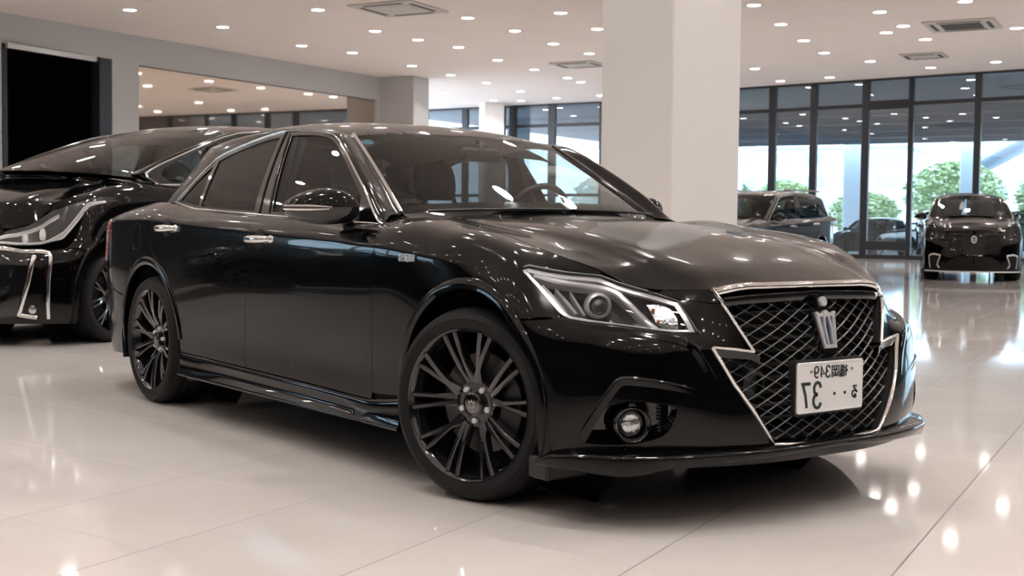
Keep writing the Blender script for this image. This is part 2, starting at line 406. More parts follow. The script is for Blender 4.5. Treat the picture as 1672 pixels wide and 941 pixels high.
def panel(name, surf, outline, F, mat, parent=None, side=1, t=.012, off=0, step=.025, gap=.002, holes=(), label=None, noinset=None, offfn=None):
    """a sheet cut from a surface. outline: 3-D points; side 1 = left (+y), -1 = right, 0 = both halves joined at y=0"""
    o, e1, e2 = F
    def to2(p): v = Vector(p); return (v.dot(e1), v.dot(e2))
    P3 = dens([tuple(p) for p in outline], min(step*.6, .015))
    P2 = [to2(p) for p in P3]
    if gap:
        Q = inset2(P2, gap)
        if side == 0:   # keep the centre line where it is
            Q = [(q if abs(p3[1]) > .004 else p) for p, q, p3 in zip(P2, Q, P3)]
        P2 = Q
    P2 = [p for i, p in enumerate(P2) if math.dist(p, P2[i-1]) > 1e-5]
    H2 = []
    for h in holes:
        q = dens([to2(p) for p in h], min(step*.6, .015)); q = inset2(q, -gap) if gap else q; H2.append(q)
    A = np.array(P2); lo = A.min(0); hi = A.max(0)
    pts = []
    ny = int((hi[1]-lo[1])/(step*.87))+1
    for j in range(ny+1):
        y = lo[1]+j*step*.87
        for i in range(int((hi[0]-lo[0])/step)+2): pts.append((lo[0]+(i+.5*(j % 2))*step, y))
    pts = np.array(pts)
    ins = inpoly(pts, P2)
    for h in H2: ins &= ~inpoly(pts, h)
    pts = pts[ins]
    loops = [np.array(P2)]+[np.array(h) for h in H2]
    if len(pts):
        allb = np.vstack(loops)
        d = np.sqrt(((pts[:, None, :]-allb[None])**2).sum(2)).min(1)
        pts = pts[d > step*.45]
    coords = []; edges = []
    for L in loops:
        b = len(coords); n = len(L); coords += [Vector((p[0], p[1])) for p in L]; edges += [(b+i, b+(i+1) % n) for i in range(n)]
    nb = len(coords)
    coords += [Vector((p[0], p[1])) for p in pts]
    r = delaunay_2d_cdt(coords, edges, [], 0, 1e-7)
    C2 = np.array([(v.x, v.y) for v in r[0]]); T = [tuple(f) for f in r[2]]
    cen = np.array([C2[list(f)].mean(0) for f in T])
    ok = inpoly(cen, P2)
    for h in H2: ok &= ~inpoly(cen, h)
    T = [f for f, k in zip(T, ok) if k]
    used = sorted({i for f in T for i in f}); mp = {i: k for k, i in enumerate(used)}
    V = []; N = []
    hint = sum((Vector(p) for p in outline), Vector())/len(outline)
    ho = hint.dot(o)
    for i in used:
        q = e1*float(C2[i][0])+e2*float(C2[i][1])+o*ho
        l, n = surf.cast(q, o)
        if n.dot(o) < 0: n = -n
        k = off + (offfn(l) if offfn else 0)
        V.append(l+n*k); N.append(n)
    T = [tuple(mp[i] for i in f) for f in T]
    T2 = []
    for f in T:
        a, b, c = f
        nn = (V[b]-V[a]).cross(V[c]-V[a])
        T2.append(f if nn.dot(N[a]+N[b]+N[c]) > 0 else f[::-1])
    T = T2
    if side == 0:
        nv = len(V); m = {}
        for i in range(nv):
            if abs(V[i].y) < .007: V[i].y = 0; N[i] = Vector((N[i].x, 0, N[i].z)).normalized(); m[i] = i
            else: m[i] = len(V); V.append(Vector((V[i].x, -V[i].y, V[i].z))); N.append(Vector((N[i].x, -N[i].y, N[i].z)))
        T += [tuple(m[i] for i in f)[::-1] for f in T]
    elif side < 0:
        V = [Vector((v.x, -v.y, v.z)) for v in V]; N = [Vector((v.x, -v.y, v.z)) for v in N]; T = [f[::-1] for f in T]
    # rim walls
    ec = {}
    for f in T:
        for i in range(3):
            e = (f[i], f[(i+1) % 3]); ec[e] = 1
    bd = [e for e in ec if (e[1], e[0]) not in ec]
    if t:
        nxt = {}
        outw = {}
        for a, b in bd:
            tn = (V[b]-V[a]); w = tn.cross(N[a]+N[b])
            for i in (a, b): outw[i] = outw.get(i, Vector())+w.normalized() if w.length > 0 else outw.get(i, Vector())
        lowi = {}; r1 = {}
        for i in outw:
            w = outw[i].normalized() if outw[i].length else N[i]
            r1[i] = len(V); V.append(V[i]-N[i]*min(.0015, t*.4)+w*.0008); N.append((w+N[i]*.15).normalized())
            lowi[i] = len(V); V.append(V[i]-N[i]*t); N.append(w)
        for a, b in bd:
            T.append((a, r1[a], r1[b], b)); T.append((r1[a], lowi[a], lowi[b], r1[b]))
    return mk(name, V, T, mat, parent, True, N, label)
def strip(name, curves, mat, parent, side=1, label=None, closed=False):
    """smooth band lofted through curves (lists of 3-D points, same length)"""
    b = B(); b.loft([list(r) for r in zip(*curves)], False, False)
    V = b.V; F = b.F
    if side < 0: V = [(x, -y, z) for x, y, z in V]; F = [f[::-1] for f in F]
    return mk(name, V, F, mat, parent, True)
# ================================================================== the showroom
AX = (math.cos(math.radians(115)), math.sin(math.radians(115)))
BX = (-AX[1], AX[0])
def ab(a, b, z=0): return (a*AX[0]+b*BX[0], a*AX[1]+b*BX[1], z)
AB = Matrix(((AX[0], BX[0], 0, 0), (AX[1], BX[1], 0, 0), (0, 0, 1, 0), (0, 0, 0, 1)))
HC = 6.1
def leftb(a): return 24.08+(17.16-a)*.0685
def w1a(b): return 38.39+(b-2.78)*.176
def w2a(b): return 42.72+(b-19.27)*.0437
# ---- materials
def floor_mat():
    m, nt, out = _new('polished_floor_tiles'); N = nt.nodes; L = nt.links
    p = N.new('ShaderNodeBsdfPrincipled'); tc = N.new('ShaderNodeTexCoord')
    def dot(v):
        d = N.new('ShaderNodeVectorMath'); d.operation = 'DOT_PRODUCT'; d.inputs[1].default_value = v; L.new(tc.outputs['Object'], d.inputs[0]); return d.outputs['Value']
    def mth(op, a, b=None, clamp=False):
        n = N.new('ShaderNodeMath'); n.operation = op; n.use_clamp = clamp
        for i, v in enumerate((a, b)):
            if v is None: continue
            if isinstance(v, (int, float)): n.inputs[i].default_value = v
            else: L.new(v, n.inputs[i])
        return n.outputs[0]
    aA, aB = math.radians(115), math.radians(16)
    u = dot((-math.sin(aA), math.cos(aA), 0)); v = dot((-math.sin(aB), math.cos(aB), 0))
    u = mth('DIVIDE', mth('ADD', u, .48+64), .64); v = mth('DIVIDE', mth('ADD', v, 1.18+75), .75)
    fu = mth('ABSOLUTE', mth('SUBTRACT', mth('FRACT', mth('ADD', u, .5)), .5)); fv = mth('ABSOLUTE', mth('SUBTRACT', mth('FRACT', mth('ADD', v, .5)), .5))
    gu = mth('LESS_THAN', mth('MULTIPLY', fu, .64), .0022); gv = mth('LESS_THAN', mth('MULTIPLY', fv, .75), .0017)
    gr = mth('MAXIMUM', gu, mth('MULTIPLY', gv, .7))
    cb = N.new('ShaderNodeCombineXYZ'); L.new(mth('FLOOR', u), cb.inputs[0]); L.new(mth('FLOOR', v), cb.inputs[1])
    wn = N.new('ShaderNodeTexWhiteNoise'); L.new(cb.outputs[0], wn.inputs['Vector'])
    n1 = N.new('ShaderNodeTexNoise'); n1.inputs['Scale'].default_value = 1.6; n1.inputs['Detail'].default_value = 6; L.new(tc.outputs['Object'], n1.inputs['Vector'])
    n2 = N.new('ShaderNodeTexNoise'); n2.inputs['Scale'].default_value = 60; n2.inputs['Detail'].default_value = 4; L.new(tc.outputs['Object'], n2.inputs['Vector'])
    k = mth('ADD', mth('MULTIPLY', wn.outputs['Value'], .25), mth('ADD', mth('MULTIPLY', n1.outputs['Fac'], .9), mth('MULTIPLY', n2.outputs['Fac'], .25)))
    k = mth('SUBTRACT', k, .2, True)
    mx = N.new('ShaderNodeMix'); mx.data_type = 'RGBA'; mx.inputs['A'].default_value = (.50, .455, .43, 1); mx.inputs['B'].default_value = (.62, .58, .555, 1); L.new(k, mx.inputs['Factor'])
    m2 = N.new('ShaderNodeMix'); m2.data_type = 'RGBA'; L.new(gr, m2.inputs['Factor']); L.new(mx.outputs['Result'], m2.inputs['A']); m2.inputs['B'].default_value = (.16, .14, .13, 1)
    L.new(m2.outputs['Result'], p.inputs['Base Color'])
    r = mth('ADD', mth('MULTIPLY', n1.outputs['Fac'], .05), .03); r = mth('ADD', r, mth('MULTIPLY', gr, .4)); L.new(r, p.inputs['Roughness'])
    p.inputs['IOR'].default_value = 1.42
    L.new(p.outputs[0], out.inputs[0]); return m
M['floor'] = floor_mat()
M['ceil'] = pbr('beige_ceiling', (.84, .77, .73), .9, vary=.035, vscale=.6, bump=.05, bscale=20)
M['wall'] = pbr('grey_wall_paint', (.52, .52, .525), .85, vary=.03, vscale=.8)
M['dark_wall'] = pbr('darkened_wall', (.05, .05, .055), .7, vary=.1)  # dark tone given to unseen walls to deepen reflections and shadows on the car
M['white_wall'] = pbr('white_column_paint', (.74, .715, .70), .8, vary=.02, vscale=1)
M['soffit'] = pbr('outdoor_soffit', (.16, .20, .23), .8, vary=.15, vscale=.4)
M['black_room'] = pbr('dark_doorway', (.006, .006, .007), .35, vary=.2)
M['frame'] = pbr('dark_bronze_frame', (.035, .036, .04), .35, .4, vary=.1)
M['alu'] = pbr('satin_aluminium', (.55, .54, .52), .3, 1, vary=.08)
M['mirror'] = pbr('bronze_mirror', (.76, .67, .58), .03, 1, vary=.02, vscale=.5)
M['winglass'] = pane('showroom_glass', (.72, .82, .88), 3.2, 1.5)
M['vent'] = pbr('vent_plastic', (.55, .52, .49), .6, vary=.05)
M['ventdark'] = pbr('vent_slots', (.06, .055, .05), .8, vary=.1)
M['lamp'] = glow('downlight_glow', (1.0, .95, .90), 30)
M['ground'] = pbr('outdoor_concrete', (.42, .43, .44), .8, vary=.1, vscale=.5)
M['leaf'] = pbr('tree_leaves', (.22, .30, .17), .7, vary=.5, vscale=2)
M['leaf2'] = pbr('light_tree_leaves', (.38, .44, .22), .7, vary=.4, vscale=2)
M['bark'] = pbr('tree_bark', (.10, .07, .05), .9, vary=.3)
M['render'] = pbr('pale_building_render', (.82, .84, .86), .8, vary=.04)
M['bwin'] = pbr('building_window', (.42, .48, .53), .2, .0, .5, vary=.2)
M['roofing'] = pbr('grey_roofing', (.45, .50, .55), .6, vary=.1)
# ---- floor, ceiling, walls
fl = mk('floor', [ab(-18, -18), ab(w1a(-18), -18), ab(w1a(16), 16), ab(w2a(16), 16), ab(w2a(31), 31), ab(-18, 31)], [(0, 5, 4, 3, 2, 1)], 'floor', smooth=False); struct(fl)
b = B(); b.loft([[ab(-18, -18, z), ab(w1a(-18)+.1, -18, z), ab(w1a(16)+.1, 16, z), ab(w2a(16)+.1, 16, z), ab(w2a(31)+.1, 31, z), ab(-18, 31, z)] for z in (HC, HC+.3)]); struct(b.build('ceiling', 'ceil', smooth=False))
def wallrun(name, pts, z0, z1, th, mat, side=1):
    """vertical slabs through floor points"""
    b = B()
    for (a0, b0), (a1, b1) in zip(pts, pts[1:]):
        p, q = Vector(ab(a0, b0)), Vector(ab(a1, b1)); n = (q-p).normalized().cross(Vector((0, 0, 1)))*th*side
        b.loft([[tuple(p+Vector((0, 0, z))), tuple(q+Vector((0, 0, z))), tuple(q+n+Vector((0, 0, z))), tuple(p+n+Vector((0, 0, z)))] for z in (z0, z1)])
    return b
lw = lambda a: (a, leftb(a))
b = B()
def lslab(a0, a1, z0, z1, t=.35):
    p, q = Vector(ab(*lw(a0))), Vector(ab(*lw(a1))); n = Vector(ab(0, 1))*t
    b.loft([[tuple(p+Vector((0, 0, z))), tuple(q+Vector((0, 0, z))), tuple(q+n+Vector((0, 0, z))), tuple(p+n+Vector((0, 0, z)))] for z in (z0, z1)])
OA0, OA1, OH = 17.24, 20.60, 5.35
MA0, MA1, MH0, MH1 = 21.52, 32.05, 2.2, 5.30
lslab(9.5, OA0, 0, HC); lslab(OA0, OA1, OH, HC); lslab(OA1, MA0, 0, HC); lslab(MA0, MA1, 0, MH0); lslab(MA0, MA1, MH1, HC); lslab(MA1, 33.4, 0, HC)
struct(b.build('wall_left', 'wall', smooth=False))
b = B(); lslab(-18, -7.0, 0, HC); lslab(-7.0, -1.0, 4.9, HC); lslab(-1.0, 9.5, 0, HC); struct(b.build('wall_near_left', 'dark_wall', smooth=False))  # unseen stretch of the left wall, darkened for the door reflections
# black doorway: jambs, head rail, dark room behind
b = B(); p = [ab(OA0, leftb(OA0)+.36), ab(OA1, leftb(OA1)+.36), ab(OA1, leftb(OA1)+4), ab(OA0, leftb(OA0)+4)]
b.loft([[(x, y, z) for x, y, _ in p] for z in (.002, OH-.01)]); b.F = [f for i, f in enumerate(b.F) if i != 0]
dr = b.build('door_1', 'black_room', smooth=False); struct(dr)
b = B(); T = AB
for a0, a1 in ((OA0-.05, OA0+.10), (OA1-.45, OA1-.02)): b.box(((a0+a1)/2, leftb(a0)+.12, OH/2), (a1-a0, .30, OH), .01, T=T)
b.build('door_frame', 'frame', dr)
b = B(); b.box(((OA0+OA1)/2, leftb(19)-.0, OH-.06), (OA1-OA0, .10, .14), .01, T=T @ Matrix.Translation((0, 0, 0))); b.build('door_head_rail', 'alu', dr)
# mirror strip
b = B(); p0, p1 = ab(MA0, leftb(MA0)+.10), ab(MA1, leftb(MA1)+.10)
b.loft([[(p0[0], p0[1], z), (p1[0], p1[1], z), (p1[0]+BX[0]*.02, p1[1]+BX[1]*.02, z), (p0[0]+BX[0]*.02, p0[1]+BX[1]*.02, z)] for z in (MH0, MH1)])
mi = tag(b.build('wall_mirror', 'mirror', smooth=False), 'long bronze tinted mirror set in the grey left wall, reflecting ceiling lights', 'mirror')
b = B()
for z in (MH0, MH1): b.loft([[tuple(Vector(q)+Vector((BX[0]*k[0], BX[1]*k[0], z+k[1]))) for k in ((-.04, -.02), (.1, -.02), (.1, .02), (-.04, .02))] for q in (p0, p1)])
b.build('mirror_edge', 'frame', mi)
# other walls, unseen (behind and right of the photographer), darkened for the car's reflections
b = wallrun('', [(-18, 31), (-18, -18)], 0, HC, .3, 'wall'); struct(b.build('wall_back', 'dark_wall', smooth=False))
b = wallrun('', [(-18, -18), (w1a(-18), -18)], 0, HC, .3, 'wall'); struct(b.build('wall_right', 'dark_wall', smooth=False))
# ---- glazed walls
def glazing(name, pts, mull, trans, door=None, H=HC, base=.28, tw=.16):
    """pts: two floor ends in a,b; mull: fractions; trans: heights"""
    P, Q = Vector(ab(*pts[0])), Vector(ab(*pts[1])); L = (Q-P).length; d = (Q-P)/L; n = Vector((-d.y, d.x, 0))
    T = Matrix((d, n, Vector((0, 0, 1)))).transposed().to_4x4(); T.translation = P
    b = B()
    for s_, w in mull: b.box((s_, 0, H/2), (w, .14, H), .008, T=T)
    b.box((L/2, 0, H-.04), (L, .14, .08), .005, T=T)
    for z, w, s0, s1 in trans: b.box(((s0+s1)/2, 0, z), (s1-s0, .12, w), .006, T=T)
    b.box((L/2, 0, base/2), (L, .12, base), .006, T=T)
    f = struct(b.build(name, 'frame', smooth=False))
    g = B(); g.box((L/2, 0, H/2), (L-.01, .012, H-.02), T=T); g.build('glass_pane', 'winglass', f, smooth=False)
    return f
def s_on(pts, a, b_):
    P, Q = Vector(ab(*pts[0])), Vector(ab(*pts[1])); return (Vector(ab(a, b_))-P).dot((Q-P).normalized())
e1 = [(w1a(16), 16), (w1a(-18), -18)]
ml = [(s_on(e1, w1a(bb), bb), w) for bb, w in ((15.95, .3), (14.2, .16), (11.32, .28), (9.77, .26), (7.90, .26), (6.35, .17), (4.19, .21), (1.6, .2), (-1.0, .2), (-3.6, .2), (-6.2, .2), (-8.8, .2), (-11.4, .2), (-14, .2), (-17.9, .2))]
L1 = s_on(e1, w1a(-18), -18); sd = s_on(e1, w1a(7.9), 7.9); sd2 = s_on(e1, w1a(6.35), 6.35)
glazing('window_1', e1, ml, [(5.20, .13, 0, sd), (5.20, .13, sd2, L1), (5.20, .30, sd, sd2), (.45, .30, sd, sd2)], base=.14)
e2 = [(w2a(31), 31), (w2a(16), 16)]
ml2 = [(s_on(e2, w2a(bb), bb), w) for bb, w in ((30.9, .3), (29.6, .2), (27.92, .2), (25.86, .3), (24.0, .3), (23.46, .34), (21.57, .34), (19.27, .2), (17.5, .2), (16.05, .3))]
L2 = s_on(e2, w2a(16), 16); glazing('window_2', e2, ml2, [(5.2, .14, 0, L2), (2.3, .12, 0, L2)], base=.14)
e3 = [lw(-7.0), lw(-1.0)]
glazing('window_3', e3, [(.05+1.48*i, .14) for i in range(5)], [(3.6, .12, 0, 6)], H=4.9, base=1.7)
b = wallrun('', [(w1a(16), 16), (w2a(16), 16)], 0, HC, .2, 'wall'); struct(b.build('wall_return', 'white_wall', smooth=False))
# ---- columns
def column(name, a, b_, da, db, label, rot=0, mat='white_wall'):
    o = thing(name, label, 'column', ab(a, b_), math.radians(115+rot))
    bb = B(); bb.box((0, 0, HC/2), (da, db, HC), .015); bb.build('column_shaft', mat, o, smooth=False)
    bb = B(); bb.box((0, 0, .06), (da+.02, db+.02, .12), .006); bb.build('column_skirting', 'alu', o, smooth=False)
    return o
column('column', 6.83+1.02, 2.53+.37, 2.04, .74, 'wide white square column right behind the foreground saloon')
column('column', 32.75, 22.42, 1.0, 1.5, 'white column at the far end of the grey left wall', mat='wall')
column('column', 42.3-.5, 23.9, .85, .85, 'slim white column far back in front of the windows', 45)
# ---- ceiling lights
def downlight(a, b_, label, group):
    o = thing('downlight', label, 'ceiling light', ab(a, b_, HC), 0, group); return o
RX = (-.5,)
ringm = None
def light_at(a, b_, label, group, proto=[None]):
    o = downlight(a, b_, label, group)
    if proto[0] is None:
        bb = B(); bb.lathe([(.150, .0), (.185, -.004), (.190, -.010), (.165, -.014), (.150, -.008)], 32); r_ = bb.build('light_ring', 'white_wall', o)
        bb = B(); bb.lathe([(.0001, -.007), (.08, -.007), (.152, -.006)], 32); d_ = bb.build('light_diffuser', 'lamp', o); d_.data.flip_normals() if d_.data.polygons[0].normal.z > 0 else None
        ld = bpy.data.lights.new('downlight_beam', 'AREA'); ld.shape = 'DISK'; ld.size = .28; ld.energy = 30.5; ld.color = (1.0, .96, .92); ld.spread = math.radians(112)
        lo = bpy.data.objects.new('downlight_beam', ld); COL.objects.link(lo); lo.parent = o; lo.location = (0, 0, -.02)
        proto[0] = (r_, d_, lo)
    else:
        for q in proto[0]: c = q.copy(); COL.objects.link(c); c.parent = o
SEEN = [(18.3,20.9),(21.3,20.6),(24.9,20.8),(20.2,16.7),(23.5,17.3),(26.7,20.3),(25.3,17.1),(22.7,14.),(27.,16.8),(30.,20.3),(32.6,20.4),(35.1,23.5),(37.6,23.6),(40.5,25.),(35.1,20.4),(29.9,17.1),(40.7,23.2),(41.2,22.2),(38.1,20.6),(32.4,17.1),(23.,11.6),(27.5,14.),(25.6,11.8),(29.7,13.9),(34.9,17.1),(36.2,17.2),(40.8,20.4),(40.6,18.4),(25.,13.9),(23.9,7.1),(26.8,7.3),(29.7,7.5),(32.3,7.6),(26.,4.7),(29.2,5.2),(28.3,4.6),(30.8,4.5),(34.7,6.8),(34.4,4.8),(36.9,5.4),(38.2,8.9),(38.6,10.7),(35.,10.5),(29.8,2.1),(36.3,3.4),(25.4,2.7)]
rows = [('against the left wall', 22.5, 30), ('in the row beside the left wall', 19.5, 22.5), ('in the second row from the left wall', 16, 19.5), ('in the third row from the left wall', 13, 16), ('in the row just left of the big column', 9.5, 13), ('in the row just right of the big column', 6.5, 9.5), ('in the second row right of the big column', 4.0, 6.5), ('in the rightmost row of the ceiling', 0, 4.0)]
ORD = ['nearest', 'second nearest', 'third nearest', 'fourth nearest', 'fifth nearest', 'sixth nearest', 'seventh nearest', 'eighth nearest', 'ninth nearest', 'tenth nearest', 'eleventh nearest']
for nm, lo, hi in rows:
    for i, (a, b_) in enumerate(sorted([q for q in SEEN if lo <= q[1] < hi])):
        light_at(a, b_, 'round recessed downlight, %s %s' % (ORD[i], nm), 'ceiling downlights')
for i in range(11):
    for j in range(12):
        a = 16.2-2.95*i; b_ = 20.7-3.15*j
        if j > 6 or a < 16: light_at(a, b_, 'round recessed downlight above the foreground cars, outside the photo', 'ceiling downlights overhead')
for i in range(7):
    for b_ in (-1.2, -5, -9, -13): light_at(19.3+2.95*i, b_, 'round recessed downlight right of the photo, outside the frame', 'ceiling downlights to the right')
# ---- air-conditioning cassettes
def cassette(a, b_, da, db, label, dark=False):
    o = thing('ceiling_vent', label, 'air vent', ab(a, b_, HC), math.radians(115))
    bb = B(); bb.box((0, 0, -.02), (da, db, .04), .015); bb.build('vent_panel', 'vent', o, smooth=False)
    bb = B(); bb.box((0, 0, -.045), (da*.56, db*.56, .012), .004); bb.build('vent_grille', 'ventdark' if dark else 'vent', o, smooth=False)
    for k in range(4):
        bb = B(); ang = k*PI/2; rr_ = (da if k % 2 == 0 else db)*.39; ln = (db if k % 2 == 0 else da)*.62
        bb.box((rr_, 0, -.043), (.10, ln, .008), .002, T=Matrix.Rotation(ang, 4, 'Z')); bb.build('vent_slot', 'ventdark', o, smooth=False)
cassette(20.8, 14.8, 1.75, 1.75, 'square ceiling cassette vent at the top edge of the photo')
cassette(28.7, 3.25, 1.7, 1.7, 'ceiling cassette vent with dark grille at the top right', True)
cassette(31.75, 15.2, 1.3, 1.5, 'faint ceiling vent beside the left edge of the big column')
cassette(34.0, 5.1, 1.2, 1.2, 'small ceiling vent close to the right-hand windows')
# ---- outdoors
def outq(name, pts, z0, z1, mat, kind=True):
    bb = B(); bb.loft([[ab(a, b_, z) for a, b_ in pts] for z in (z0, z1)]); o = bb.build(name, mat, smooth=False)
    if kind: struct(o)
    return o
outq('floor_outdoor', [(w1a(-18)+.05, -60), (160, -60), (160, 120), (-60, 120), (-60, 24.8), (-18.4, 27), (-18.4, 31.4), (w2a(31)+.05, 31.4), (w2a(16)+.05, 16), (w1a(16)+.05, 16), (w1a(-18)+.05, -18)], -.3, -.02, 'ground')
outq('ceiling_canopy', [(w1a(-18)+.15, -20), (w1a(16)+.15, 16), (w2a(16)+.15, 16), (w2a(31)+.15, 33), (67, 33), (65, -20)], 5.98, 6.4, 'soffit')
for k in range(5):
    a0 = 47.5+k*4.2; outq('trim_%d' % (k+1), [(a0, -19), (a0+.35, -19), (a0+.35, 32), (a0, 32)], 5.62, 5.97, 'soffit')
for a, b_, w, lab in ((68.5, 14.9, 1.12, 'pale round-edged outdoor pillar behind the middle window panes'), (68.6, 22.2, .92, 'pale outdoor pillar seen beside the right edge of the big column'), (68.5, 8.68, .92, 'pale outdoor pillar behind the far right window panes')):
    o = thing('outdoor_pillar', lab, 'pillar', ab(a, b_), math.radians(115)); bb = B(); bb.box((0, 0, 3), (w, w, 6), .05); bb.build('pillar_shaft', 'render', o, smooth=False); bb = B(); bb.box((0, 0, .2), (w+.2, w+.2, .4), .03); bb.build('pillar_base', 'render', o, smooth=False)
def tree(a, b_, h, w, label, mat, seed):
    rnd = random.Random(seed); o = thing('tree', label, 'tree', ab(a, b_), 0, 'trees outside the windows')
    bb = B(); bb.tube([(0, 0, 0), (.1, .05, h*.3), (0, .1, h*.7)], [.22, .16, .06], 8)
    for k in range(4):
        an = rnd.random()*6.3; bb.tube([(0, 0, h*.3), (math.cos(an)*w*.3, math.sin(an)*w*.3, h*.62)], [.09, .03], 6)
    bb.build('trunk', 'bark', o)
    V, F = [], []
    for k in range(3600):
        an = rnd.random()*2*PI; rr_ = w/2*math.sqrt(rnd.random()); zz = rnd.random(); z = h*(.28+.72*zz); rr_ *= math.sqrt(max(.05, 1-(2*zz-.9)**2*.8))
        c = Vector((rr_*math.cos(an), rr_*math.sin(an), z)); s_ = .08+.10*rnd.random(); q = Matrix.Rotation(rnd.random()*6.3, 3, 'Z') @ Matrix.Rotation(rnd.random()*2.4, 3, 'X')
        i = len(V)
        for v in ((-s_, -s_*.5, 0), (s_, -s_*.5, .03), (s_, s_*.5, 0), (-s_, s_*.5, .05)): V.append(tuple(c+q @ Vector(v)))
        F.append((i, i+1, i+2, i+3))
    mk('foliage', V, F, mat, o, False)
    return o
TR_ = [(78, 16.5, 3.4, 4.6, 'leaf2'), (76, 10.6, 5.2, 6.0, 'leaf2'), (79, 22.5, 3.6, 5, 'leaf2'), (72, 4.2, 4.6, 5.2, 'leaf2'), (82, -1.5, 4.2, 5.4, 'leaf'), (90, 13.0, 3.4, 4.6, 'leaf'), (92, 31, 5, 6, 'leaf'), (88, 24.6, 4.6, 5, 'leaf2'), (84, 37, 5, 6, 'leaf'), (70, 18.5, 2.2, 2.8, 'leaf'), (65.5, 5.6, 2.0, 2.8, 'leaf')]
TL = ['light green tree left of the middle glass door pane', 'tall light green tree behind the glass door', 'green tree just right of the big column', 'light green tree behind the far right panes', 'dark green tree at the right edge of the photo', 'low dark green tree behind the outdoor pillar', 'dark green tree seen through the left windows, rightmost', 'light green tree seen through the left windows', 'dark green tree seen through the left windows, leftmost', 'small rounded shrub beside the outdoor parked saloon', 'small rounded shrub between the outdoor cars and the gabled building']
for i, (t_, l_) in enumerate(zip(TR_, TL)): tree(*t_[:4], l_, t_[4], i)
def building(a, b_, w, d, h, label, gable=0, rows_=3, cols=6, rot=0, mat='render'):
    o = thing('building', label, 'building', ab(a, b_), math.radians(115+rot))
    bb = B(); bb.box((0, 0, h/2), (d, w, h), .02); bb.build('walls', mat, o, smooth=False)
    bb = B()
    if gable: bb.loft([[(x, -w/2-.5, h), (x, 0, h+gable), (x, w/2+.5, h), (x, w/2+.5, h-.4), (x, 0, h+gable-.5), (x, -w/2-.5, h-.4)] for x in (-d/2-.8, d/2+.8)])
    else: bb.box((0, 0, h+.15), (d+.6, w+.6, .3), .02)
    bb.build('roof', 'roofing', o, smooth=False)
    for r_ in range(rows_):
        for c in range(cols):
            bb = B(); bb.box((-d/2-.02, -w/2+(c+.5)*w/cols, (r_+.55)*h/rows_), (.06, w/cols*.6, h/rows_*.5), .01); bb.build('window', 'bwin', o, smooth=False)
building(118, 9, 15, 10, 6.0, 'pale gabled building seen behind the right-hand panes', 4.5, 2, 6)
building(125, 34, 24, 10, 9, 'pale low office block behind the left windows', 0, 4, 7)
building(150, 21, 12, 10, 5.2, 'low pale house beyond the outdoor pillar', 2.2, 2, 4)
building(112, -6, 14, 10, 7.2, 'pale flat-roofed block at the far right', 0, 3, 5)
# ---- sky
wd = bpy.data.worlds.new('overcast_sky'); SC.world = wd; wd.use_nodes = True; nt = wd.node_tree; nt.nodes.clear()
o_ = nt.nodes.new('ShaderNodeOutputWorld'); bg = nt.nodes.new('ShaderNodeBackground'); tc = nt.nodes.new('ShaderNodeTexCoord'); sp = nt.nodes.new('ShaderNodeSeparateXYZ'); cr_ = nt.nodes.new('ShaderNodeValToRGB')
cr_.color_ramp.elements[0].position = .0; cr_.color_ramp.elements[0].color = (.80, .88, .95, 1); cr_.color_ramp.elements[1].position = .5; cr_.color_ramp.elements[1].color = (.72, .84, 1.0, 1)
nt.links.new(tc.outputs['Generated'], sp.inputs[0]); nt.links.new(sp.outputs['Z'], cr_.inputs[0]); nt.links.new(cr_.outputs[0], bg.inputs[0]); bg.inputs[1].default_value = 9.5; nt.links.new(bg.outputs[0], o_.inputs[0])
